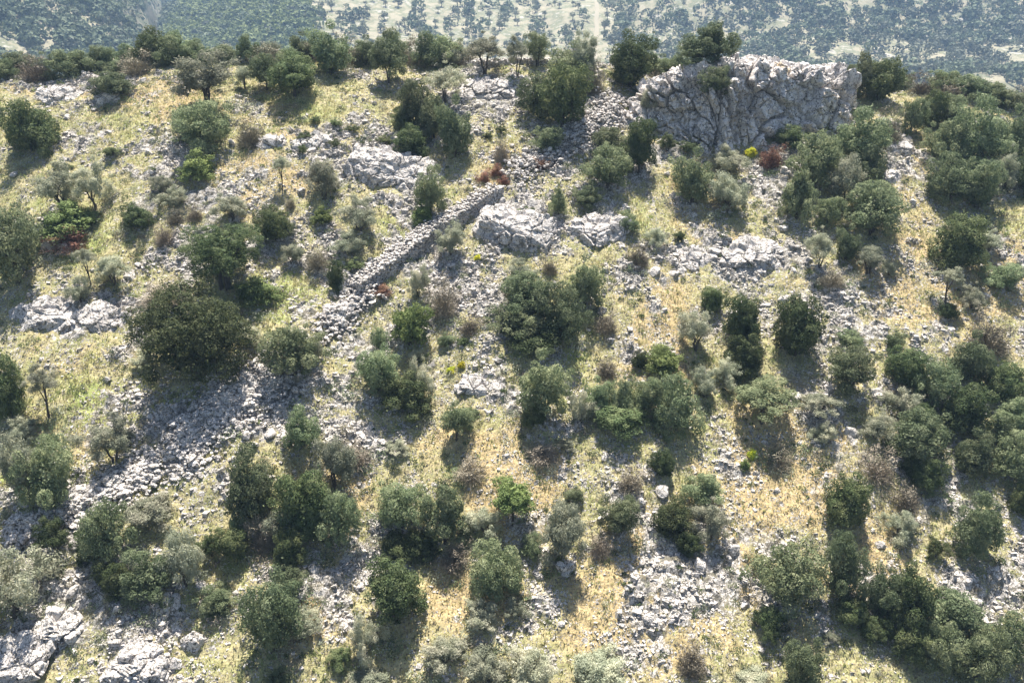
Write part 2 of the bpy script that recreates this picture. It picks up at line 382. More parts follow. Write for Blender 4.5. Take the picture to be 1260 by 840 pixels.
def stone_cloud(P, S, seed, flat=.55, yaw=None):
    """many small angular stones: positions, sizes -> one vertex/face array"""
    rg = np.random.default_rng(seed); v, f = ico(1)       # 42 verts, 80 faces
    if len(P) > 6000: v = np.array([[x, y, z] for x in (-1, 1) for y in (-1, 1) for z in (-1, 1)])*.72; f = None
    n = len(P); k = len(v)
    V = np.repeat(v[None], n, 0)
    if f is not None:
        for q in range(5):
            nn = rg.normal(size=(n, 3)); nn /= np.linalg.norm(nn, axis=1)[:, None]; c = rg.uniform(.45, .8, (n, 1))
            d = np.einsum('nkj,nj->nk', V, nn); V = V-np.maximum(0, d-c)[:, :, None]*nn[:, None, :]
    else:
        V = V*rg.uniform(.55, 1.15, (n, k, 1)) + rg.normal(0, .10, (n, k, 3))
    sc = np.stack([rg.uniform(.75, 1.35, n), rg.uniform(.6, 1.0, n), rg.uniform(flat*.6, flat*1.4, n)], 1)*S[:, None]
    V = V*sc[:, None, :]
    a = rg.uniform(0, 2*np.pi, n) if yaw is None else yaw+rg.normal(0, .25, n)
    t = rg.normal(0, .30, n); ca, sa = np.cos(a), np.sin(a); ct, st = np.cos(t), np.sin(t)
    x, y, z = V[..., 0].copy(), V[..., 1].copy(), V[..., 2].copy()
    y, z = y*ct[:, None]-z*st[:, None], y*st[:, None]+z*ct[:, None]
    x, y = x*ca[:, None]-y*sa[:, None], x*sa[:, None]+y*ca[:, None]
    V = np.stack([x, y, z], 2)+P[:, None, :]
    if f is None: f = np.array([[0, 1, 3, 2], [4, 6, 7, 5], [0, 4, 5, 1], [2, 3, 7, 6], [0, 2, 6, 4], [1, 5, 7, 3]])
    F = (f[None]+np.arange(n)[:, None, None]*k).reshape(-1, f.shape[1])
    return V.reshape(-1, 3), F

# the crag on the ridge: a thick limestone bluff with its own front, top, ends and back
def build_crag():
    top = [(770, 140), (786, 118), (797, 102), (815, 94), (835, 86), (860, 78), (880, 71), (905, 66), (940, 67), (962, 70), (985, 77), (1015, 80), (1038, 82), (1046, 98), (1050, 120)]
    bot = [(770, 150), (786, 160), (797, 166), (815, 170), (835, 176), (860, 180), (880, 186), (905, 184), (940, 178), (962, 176), (985, 172), (1015, 166), (1038, 158), (1046, 150), (1050, 146)]
    px = np.linspace(776, 1041, 340)
    tr = np.interp(px, [t[0] for t in top], [t[1] for t in top]); br = np.interp(px, [t[0] for t in bot], [t[1] for t in bot])
    Bx, By, Bz = [], [], []
    for p_, b_ in zip(px[::10], br[::10]):
        g = ground_at(p_, b_); Bx.append(g[0]); By.append(g[1]); Bz.append(g[2])
    bx = np.interp(px, px[::10], Bx); by = np.interp(px, px[::10], By); bz = np.interp(px, px[::10], Bz)
    k = np.ones(25)/25; by = np.convolve(np.pad(by, 12, 'edge'), k, 'valid')
    nf, ntp, nbk = 150, 56, 20
    rows = []
    for i in range(len(px)):
        # front from base up leaning back, then a top about 3.4 m deep, then down the back
        yt = by[i]+2.9; d = ray(px[i], tr[i]); s = yt/d[1]; zt = d[2]*s; xt = d[0]*s
        zb = bz[i]-.8
        f = np.linspace(0, 1, nf)
        fz = 1-(1-f)**1.25*(1-.0*f); lean = .60*f+.40*np.clip((f-.72)/.28, 0, 1)**1.4
        col = np.stack([bx[i]+(xt-bx[i])*f, by[i]+(yt-by[i])*lean, zb+(zt-zb)*np.where(f < .72, f/.72*.84, .84+.16*np.sin((f-.72)/.28*np.pi/2))], 1)
        t = np.linspace(0, 1, ntp+1)[1:]
        c2 = np.stack([np.full(ntp, xt), yt+3.6*t, zt-.25*t-.9*t**3], 1)
        b = np.linspace(0, 1, nbk+1)[1:]
        zz = h1(xt, yt+4.4)-1.0
        c3 = np.stack([np.full(nbk, xt), yt+3.6+.9*b, (zt-1.15)+(min(zz, zt-1.3)-(zt-1.15))*b], 1)
        rows.append(np.concatenate([col, c2, c3]))
    G = np.array(rows); ke = 26
    def cap(sec, sg):
        c = sec.mean(0); out = []
        for q in range(1, ke+1):
            th = q/ke*math.pi/2; out.append(c+(sec-c)*max(.02, math.cos(th))+np.array([sg*1.3*math.sin(th), 0, -1.2*math.sin(th)]))
        return out
    G = np.array(cap(G[0], -1)[::-1]+list(G)+cap(G[-1], 1)); n, m_ = G.shape[:2]
    V = G.reshape(-1, 3)
    x, y, z = V.T
    # strata dip to the right in the left half, upright blocks on the right
    lf = 1-sstep(14.5, 18.5, x)
    w1 = .35*(fbm(x/1.8, y/1.8, z/1.8, 81, 3)-.5)
    f1, e1, c1 = worley3((x+z*.9*lf)/2.0+w1, y/2.0, (z-x*.35*lf)/2.6+w1, 71)
    f2, e2, c2 = worley3((x+z*.7*lf)/.8+w1*.5, y/.9, z/1.3, 73)
    f3, e3, c3 = worley3(x/.42, y/.42, z/.5, 75)
    g1 = (c1-.5)*1.5*sstep(0, .12, e1) - .65*(1-sstep(0, .10, e1))
    g2 = (c2-.5)*.65*sstep(0, .14, e2) - .22*(1-sstep(0, .12, e2))
    g3 = (c3-.5)*.40*sstep(0, .2, e3)-.12*(1-sstep(0, .15, e3))+.22*(fbm(x/.22, y/.22, z/.3, 85, 2)-.5)+.3*(fbm(x/.8, y/.8, z/.8, 89, 2)-.5)
    big = 1.6*(fbm(x/4.2, y/4.2, z/4.2, 87, 2)-.5)
    disp = g1+g2+g3+big
    ta = np.arange(m_); disp = disp*np.tile(np.where(ta < nf, 1-.62*np.exp(-((ta-nf)/20.0)**2), .38), n)
    disp = np.clip(disp, -1.3, .9)
    du = np.zeros_like(G); du[1:-1] = G[2:]-G[:-2]; du[0] = G[1]-G[0]; du[-1] = G[-1]-G[-2]
    dv = np.zeros_like(G); dv[:, 1:-1] = G[:, 2:]-G[:, :-2]; dv[:, 0] = G[:, 1]-G[:, 0]; dv[:, -1] = G[:, -1]-G[:, -2]
    nn = np.cross(du, dv); nn /= np.linalg.norm(nn, axis=2)[..., None]+1e-9
    for ax in (0, 1):
        for q in range(6): nn = (np.roll(nn, 1, ax)+2*nn+np.roll(nn, -1, ax))/4
    nn /= np.linalg.norm(nn, axis=2)[..., None]+1e-9
    tt = np.arange(m_); soft = np.exp(-((tt-nf)/13.0)**2)
    V = (G+nn*(disp.reshape(n, m_, 1)) - np.array([0, 0, .35])*soft[None, :, None])
    V[:, 0, 2] -= 1
    ends = []
    V = V.reshape(-1, 3)
    ii = (np.arange(n-1)[:, None]*m_+np.arange(m_-1)[None, :]).ravel()
    F = np.stack([ii, ii+m_, ii+m_+1, ii+1], 1)
    # end caps: fans towards each end section's centre
    vs, fs = [V], [F]; off = len(V)
    me_tri = []
    for e in (0, n-1):
        c = V[e*m_:(e+1)*m_].mean(0); c[0] += -.5 if e == 0 else .5
        vs.append(c[None]); r = np.arange(m_-1)+e*m_
        q = np.stack([r, r+1, np.full(m_-1, off), np.full(m_-1, off)], 1); me_tri.append(q[:, :3] if e == 0 else q[:, [1, 0, 2]]); off += 1
    V = np.concatenate(vs)
    me = bpy.data.meshes.new('limestone_crag')
    me.from_pydata(V.tolist(), [], F.tolist()+[t for q in me_tri for t in q.tolist()]); me.materials.append(M['crag'])
    from mathutils.bvhtree import BVHTree
    global CRAG
    CRAG = BVHTree.FromPolygons([Vector(v) for v in V.tolist()], F.tolist())
    link('limestone_crag', me, label='high grey limestone crag standing on the ridge, its top edge sunlit', category='crag')
build_crag()

# rock outcrops breaking through the slope
OUT = [(472, 212, 62, 34, 1.6, 'fissured grey rock slab on the slope above the upper end of the ruined wall'),
       (60, 385, 44, 20, .9, 'long low rock outcrop at the left edge, left of the largest dark oak'),
       (125, 395, 34, 24, 1.0, 'dark shaded rock outcrop directly left of the largest dark oak'),
       (735, 285, 46, 32, 1.5, 'smooth pale rock hump downhill of the narrow dark bush'),
       (640, 285, 56, 34, 1.4, 'broad rock outcrop just right of the ruined wall'),
       (385, 178, 26, 14, .8, 'pale rock beside low bushes uphill of the round wild olive'),
       (75, 122, 26, 14, .9, 'cracked grey rock on the ridge at the far left, beside the shrub on a boulder'),
       (70, 772, 26, 20, .95, 'rounded grey boulder in the lower left corner below the pale feathery olive'),
       (170, 815, 42, 30, .9, 'large slanting rock slab at the bottom edge near the lower left corner'),
       (25, 815, 34, 26, .8, 'dark broken rock mass at the very bottom left corner'),
       (925, 312, 44, 14, .9, 'low rock ledge below the slope under the crag, left of the twin wild olives'),
       (845, 322, 36, 14, .8, 'purple-grey rock ledge left of the long low ledge under the crag'),
       (600, 110, 36, 18, .8, 'bare pale rock slab below the low wall on the ridge'),
       (425, 352, 10, 16, .9, 'upright pale boulder at the lower end of the ruined wall'),
       (415, 392, 22, 20, .9, 'dark hollow rock pile below the lower end of the ruined wall'),
       (1096, 222, 10, 10, .8, 'round grey boulder beside the grassy strip, right of the crowded trees'),
       (1106, 187, 14, 9, .6, 'pale block uphill of the round grey boulder beside the grassy strip'),
       (238, 791, 14, 11, .8, 'squarish grey boulder in the lower left among low bushes'),
       (210, 742, 12, 11, .7, 'pale boulder just uphill of the squarish boulder in the lower left'),
       (697, 702, 14, 8, .7, 'white boulder at the foot of the grey-green tree low in the middle'),
       (132, 124, 17, 11, .9, 'boulder on the ridge with a low green shrub on top'),
       (330, 178, 20, 7, .6, 'flat white slab beside a grey thorn bush on the upper left slope'),
       (861, 697, 8, 9, .4, 'leaning pale boulder below the pair of bushes low in the middle'),
       (595, 472, 34, 12, .4, 'row of broken grey rocks below the spurge domes in the middle'),
       (110, 97, 14, 6, .6, 'white rock on the ridge skyline at the left'),
       (294, 77, 11, 6, .6, 'small white rock on the skyline right of the large feathery olive'),
       (70, 310, 18, 9, .6, 'two pale slabs under the green bushes at the left edge'),
       (160, 342, 8, 6, .5, 'small cube-like white boulder uphill of the largest dark oak'),
       (740, 200, 10, 8, .5, 'pale block in the scree left of the crag')]
for i, (cx, cy, hw, hh, hz, lab) in enumerate(OUT):
    big = hw > 18
    p, f = boulder_mesh(100+i, 6 if hw > 30 else 5)
    gx_, gy_, gz_, dist = ground_at(cx, cy)
    k = dist/FPX; a = hw*k; dpt = max(hh*k*.9, .5*a)
    f1, e1, c1 = worley3(p[:, 0]*a/.9+i, p[:, 1]*dpt/.8, p[:, 2]*hz/.7, 11+i)
    f2, e2, c2 = worley3(p[:, 0]*a/.35+i, p[:, 1]*dpt/.35, p[:, 2]*hz/.35, 31+i)
    P = p*np.array([a, dpt, hz])
    nrm = p/np.linalg.norm(p, axis=1)[:, None]
    P = P + nrm*((.36*(c1-.5)*sstep(0, .15, e1)-.18*(1-sstep(0, .12, e1))+.14*(c2-.5))*min(1, a/1.2))[:, None]
    P[:, 2] = P[:, 2]+P[:, 1]*.5-hz*.12                  # lies with the slope
    me = mesh('rock_outcrop', P, f, False, None, M['rock'])
    link('rock_outcrop' if big else 'boulder', me, loc=(gx_, gy_, gz_), label=lab, category='rock' if big else 'boulder')

# ------------------------------------------------------------------ ruined wall, collapsed bank, ridge wall
def wall_path(pts, step):
    G = [ground_at(*p) for p in pts]; out = []
    for a, b in zip(G[:-1], G[1:]):
        L = math.hypot(b[0]-a[0], b[1]-a[1]); n = max(1, int(L/step))
        for i in range(n): out.append((a[0]+(b[0]-a[0])*i/n, a[1]+(b[1]-a[1])*i/n, math.atan2(b[1]-a[1], b[0]-a[0])))
    return out
def stone_wall(name, pts, width, hgt, size, seed, taper=False, wav=.25, **props):
    rg = random.Random(seed); P, S, A = [], [], []
    path = wall_path(pts, size*.9)
    zs = height(np.array([p[0] for p in path]), np.array([p[1] for p in path])); kk = np.ones(15)/15
    zs = np.convolve(np.pad(zs, 7, 'edge'), kk, 'valid')
    for i, (x, y, a) in enumerate(path):
        t = i/len(path); hh = hgt*(1-.25*noise(np.array([i*.15]), np.array([seed+.5]))[0]) * (min(1, .35+3*t, .35+3*(1-t)) if taper else 1)
        nx, ny = -math.sin(a), math.cos(a)
        top = zs[i]+hh
        nw = max(2, int(width/(size*.85)))
        for j in range(nw):
            o = (j/(nw-1)-.5)*width+rg.gauss(0, .03); gx, gy = x+nx*o, y+ny*o
            z = h1(gx, gy)-.15
            inner = 0 < j < nw-1
            while z < top-.05:
                if not (inner and z < top-size*1.6):
                    P.append((gx+rg.gauss(0, .02), gy+rg.gauss(0, .02), z)); S.append(size*rg.uniform(.6, .9)); A.append(a)
                z += size*rg.uniform(.35, .55)
            if rg.random() < .97:
                P.append((gx+rg.gauss(0, .1), gy+rg.gauss(0, .1), top+rg.uniform(-.1, .08))); S.append(size*rg.uniform(.4, .8)); A.append(a)
    v, f = stone_cloud(np.array(P), np.array(S), seed, .5, np.array(A))
    return link(name, mesh(name, v, f, False, None, M['wallstone']), kind='thing', **props)
stone_wall('stone_wall', [(612, 236), (575, 262), (530, 292), (485, 322), (450, 348), (432, 364)], 1.3, .72, .24, 5,
           label='ruined dry stone wall running diagonally down the slope with a flat rubble top', category='stone wall')
stone_wall('stone_wall', [(572, 82), (600, 79), (640, 79), (680, 81)], .6, .55, .32, 6,
           label='low straight dry stone wall on the ridge behind thin-trunked olives', category='stone wall')
def rubble_bank(pts, width, n, seed, lab, name='collapsed_wall'):
    rg = np.random.default_rng(seed); G = [ground_at(*p) for p in pts]; L = [0]
    for a, b in zip(G[:-1], G[1:]): L.append(L[-1]+math.hypot(b[0]-a[0], b[1]-a[1]))
    t = rg.uniform(0, L[-1], n); x = np.interp(t, L, [g[0] for g in G]); y = np.interp(t, L, [g[1] for g in G])
    o = rg.normal(0, .42, n)*width; o2 = rg.normal(0, .2, n)*width
    x, y = x+o2, y+o
    S = np.clip(rg.lognormal(-2.1, .42, n), .06, .36)
    z = height(x, y)+.40*np.exp(-(o/width/.5)**2)+rg.uniform(-.1, .12, n)
    v, f = stone_cloud(np.stack([x, y, z], 1), S, seed, .6)
    link(name, mesh(name, v, f, False, None, M['wallstone']), label=lab, category='rubble bank', kind='thing')
rubble_bank([(455, 362), (425, 385), (395, 410)], 1.9, 800, 21, 'jumbled stone heap where the ruined wall has collapsed at its lower end')
rubble_bank([(632, 214), (668, 196), (700, 172), (735, 150), (762, 128)], 2.6, 2200, 24, 'rubble chute climbing from the upper end of the ruined wall to the crag')
rubble_bank([(345, 462), (300, 492), (255, 525), (215, 555)], 2.6, 4200, 22, 'wide bank of tumbled stones below the largest dark oak')
rubble_bank([(190, 582), (130, 610), (70, 635), (15, 662)], 1.9, 3200, 23, 'long line of tumbled wall stones running to the left edge')

# ------------------------------------------------------------------ loose stones
def in_view_points(n, seed, rows=(60, 900), cols=(-60, 1320)):
    rg = np.random.default_rng(seed)
    y = rg.uniform(27, 80, n*3); x = rg.uniform(-1, 1, n*3)*(y*.74+8)
    keep = rg.random(n*3) < (y/80)**.0*np.minimum(1, (y*.74+8)/67)
    x, y = x[keep], y[keep]
    return x[:n], y[:n]
def scatter_scree():
    x, y = in_view_points(230000, 31)
    h, r, g, d = height(x, y, True); rg = np.random.default_rng(32)
    pr = (np.clip((r-.2)*1.6, 0, 1)*.85+.12)*sstep(.36, .56, fbm(x/1.6, y/1.6, seed=35, o=3))*1.5
    keep = rg.random(len(x)) < pr; x, y, h, r = x[keep], y[keep], h[keep], r[keep]
    S = np.clip(rg.lognormal(-2.6, .5, len(x)), .04, .24)*(.7+.6*r)
    v, f = stone_cloud(np.stack([x, y, h-S*.12], 1), S, 33, .7)
    link('scree', mesh('scree', v, f, False, None, M['scree']), kind='stuff', label='countless small pale limestone pieces strewn over the whole slope')
scatter_scree()

# ------------------------------------------------------------------ foliage
def leaves(P, Nrm, size, rg, aspect=1.8):
    n = len(P); Nrm = Nrm/(np.linalg.norm(Nrm, axis=1)[:, None]+1e-9)
    r = rg.normal(size=(n, 3)); t = np.cross(Nrm, r); t /= np.linalg.norm(t, axis=1)[:, None]+1e-9; b = np.cross(Nrm, t)
    s = (size*rg.uniform(.6, 1.4, n))[:, None]
    t = t*s*aspect*.5; b = b*s*.5
    fold = Nrm*s*.12
    V = np.stack([P-t, P+b*.9+fold, P+t, P-b*.9+fold], 1).reshape(-1, 3)
    F = np.arange(n*4).reshape(n, 4)
    return V, F
def crown_arrays(kind, seed):
    rg = np.random.default_rng(seed); Ps, Ns = [], []
    cfg = dict(O=(74, .15, .30, 360, .038, 1.6), G=(60, .11, .28, 390, .034, 1.9), Q=(130, .09, .22, 900, .021, 1.6), W=(44, .12, .30, 400, .028, 2.8), K=(50, .18, .28, 360, .038, 1.8),
               B=(26, .2, .36, 150, .03, 4), L=(40, .16, .3, 220, .05, 1.6))[kind]
    nl, r0, r1, per, ls, asp = cfg
    dirs = rg.normal(size=(nl*3, 3)); dirs /= np.linalg.norm(dirs, axis=1)[:, None]
    dirs = dirs[dirs[:, 2] > -.75][:nl]
    lump = .82+.95*(noise(dirs[:, 0]*1.7+9, dirs[:, 1]*1.7+9, dirs[:, 2]*1.7+9, seed)-.5)
    rad = rg.uniform(r0, r1, len(dirs)); c = dirs*(lump-rad*.55)[:, None]
    inner = rg.random(len(dirs)) < .25; c[inner] *= rg.uniform(.35, .75, inner.sum())[:, None]
    if kind == 'K':
        zz = c[:, 2]; s = np.clip((1.05-zz)/1.25, .18, 1); c[:, 0] *= s; c[:, 1] *= s; rad *= np.clip(s+.25, .4, 1)
    if kind == 'W':                                        # looser: several heads with gaps between
        c *= rg.uniform(.8, 1.12, (len(c), 1))
    for i in range(len(c)):
        n = int(per*(rad[i]/.26)**2)
        u = rg.normal(size=(n, 3)); u /= np.linalg.norm(u, axis=1)[:, None]
        if kind in ('W', 'B'): rr = rad[i]*rg.uniform(.25, 1.15, n)**.8
        else: rr = rad[i]*rg.uniform(.72, 1.08, n)
        p = c[i]+u*rr[:, None]*np.array([1, 1, .8])
        d = np.linalg.norm(p[:, None, :]-c[None], axis=2)/rad[None]; d[:, i] = 9
        ok = d.min(1) > (.62 if kind not in ('W', 'B') else .3)
        p, u = p[ok], u[ok]
        Ps.append(p); Ns.append(u*1.0+rg.normal(size=u.shape)*.42+np.array([0, 0, .2]))
    if kind in ('O', 'K', 'G', 'L', 'Q'):                             # inner foliage that stops light
        n = 1400 if kind != 'G' else 900; u = rg.normal(size=(n, 3)); u /= np.linalg.norm(u, axis=1)[:, None]
        p = u*(rg.random(n)**.4*.62)[:, None]
        if kind == 'K': s = np.clip((1.05-p[:, 2])/1.25, .18, 1); p[:, 0] *= s; p[:, 1] *= s
        Vi, Fi = leaves(p, rg.normal(size=(n, 3)), np.full(n, max(ls, .03)*2.2), rg, 1.4)
    else: Vi, Fi = np.zeros((0, 3)), np.zeros((0, 4), int)
    P = np.concatenate(Ps); Nn = np.concatenate(Ns)
    V, F = leaves(P, Nn, np.full(len(P), ls), rg, asp)
    # stray sprays past the outline
    m = 520; q = rg.integers(0, len(P), m); out = P[q]*(1+rg.uniform(.03, .24, (m, 1)))
    Vs, Fs = leaves(out, rg.normal(size=(m, 3)), np.full(m, ls*1.1), rg, asp*1.2)
    V2 = np.concatenate([V, Vi, Vs]); F2 = np.concatenate([F, Fi+len(V), Fs+len(V)+len(Vi)])
    return V2, F2
def twigs(seed, n=2600):
    """a bare thorny bush: thin twigs fanning up from the base, unit radius, centre at 0"""
    rg = np.random.default_rng(seed); u = rg.normal(size=(n, 3)); u /= np.linalg.norm(u, axis=1)[:, None]; u[:, 2] = np.abs(u[:, 2])*.9+.05
    base = u*rg.uniform(.15, .75, (n, 1)); tip = base+(u+rg.normal(size=(n, 3))*.45)*rg.uniform(.12, .34, (n, 1))
    base[:, 2] -= .75; tip[:, 2] -= .75
    base[:, 2] *= 1.15; tip[:, 2] *= 1.15
    sid = rg.normal(size=(n, 3)); sid /= np.linalg.norm(sid, axis=1)[:, None]; sid *= rg.uniform(.006, .016, (n, 1))
    V = np.stack([base-sid, base+sid, tip+sid*.4, tip-sid*.4], 1).reshape(-1, 3)
    return V, np.arange(n*4).reshape(n, 4)
def tube(path, rads, k=6):
    V, F = [], []
    for i, (p, r) in enumerate(zip(path, rads)):
        d = np.array(path[min(i+1, len(path)-1)])-np.array(path[max(i-1, 0)]); d /= np.linalg.norm(d)+1e-9
        a = np.cross(d, [.3, 1, .1]); a /= np.linalg.norm(a); b = np.cross(d, a)
        for j in range(k): V.append(np.array(p)+r*(math.cos(2*math.pi*j/k)*a+math.sin(2*math.pi*j/k)*b))
    for i in range(len(path)-1):
        for j in range(k):
            F.append([i*k+j, i*k+(j+1) % k, (i+1)*k+(j+1) % k, (i+1)*k+j])
    return np.array(V), np.array(F)
def trunk_arrays(seed, multi=False):
    """unit tree: z 0 at ground, 1 at the crown's centre; x,y in crown radii"""
    r = random.Random(seed); V, F, off = [], [], 0
    stems = r.randint(2, 4) if multi else 1
    for s in range(stems):
        a = r.uniform(0, 6.28); lean = r.uniform(.12, .35) if multi else r.uniform(0, .15)
        p = [np.array([.06*math.cos(a)*(stems > 1), .06*math.sin(a)*(stems > 1), -.25])]
        for q in range(1, 5):
            t = q/4; p.append(np.array([math.cos(a)*lean*t+r.gauss(0, .03), math.sin(a)*lean*t+r.gauss(0, .03), -.02+.72*t]))
        br = .075 if not multi else .05
        v, f = tube(p, [br*1.3, br, br*.85, br*.75, br*.6]); V.append(v); F.append(f+off); off += len(v)
        for b in range(r.randint(3, 5) if not multi else 3):
            aa = r.uniform(0, 6.28); o = p[r.choice((2, 3, 4))]; e = r.uniform(.35, .65)
            pts = [o+np.array([math.cos(aa)*e*t, math.sin(aa)*e*t, .55*t+.1*math.sin(3*t)])*1.0 for t in (0, .35, .7, 1)]
            v, f = tube(pts, [br*.55, br*.4, br*.28, br*.12], 5); V.append(v); F.append(f+off); off += len(v)
    return np.concatenate(V), np.concatenate(F)

CR = {}
for kd, nv, mt in (('O', 5, 'O'), ('G', 6, 'G'), ('W', 6, 'W'), ('K', 3, 'G'), ('L', 2, 'L')):
    CR[kd] = [mesh('crown_'+kd, *crown_arrays(kd, 200+17*i+ord(kd)), False, None, M[mt]) for i in range(nv)]
CR['Q'] = [mesh('crown_Q', *crown_arrays('Q', 281+i), False, None, M['O']) for i in range(2)]
CR['S'] = []
for i in range(4):
    V_, F_ = crown_arrays('W', 260+i); V_ = V_*np.array([1, 1, .8]); CR['S'].append(mesh('crown_S', V_, F_, False, None, M['O']))
def bmesh_bush(seed, mt, leafy=.25):
    V1, F1 = twigs(seed); V2, F2 = crown_arrays('B', seed); k = int(len(F2)*leafy)
    rg = np.random.default_rng(seed); pick = rg.permutation(len(F2))[:k]; V2 = V2.reshape(-1, 4, 3)[pick].reshape(-1, 3)
    return mesh('bush', np.concatenate([V1, V2]), np.concatenate([F1, np.arange(k*4).reshape(k, 4)+len(V1)]), False, None, M[mt])
CR['B'] = [bmesh_bush(300+i, 'B') for i in range(3)]
CR['R'] = [bmesh_bush(320+i, 'R', .5) for i in range(2)]
yv, yf_ = crown_arrays('L', 400); CR['Y'] = [mesh('crown_Y', yv, yf_, False, None, M['Y'])]
CR['T'] = CR['W'][:2]+CR['G'][:2]
TR = [mesh('trunk', *trunk_arrays(500+i), True, None, M['bark']) for i in range(4)]
TRM = [mesh('trunk', *trunk_arrays(520+i, True), True, None, M['bark']) for i in range(4)]

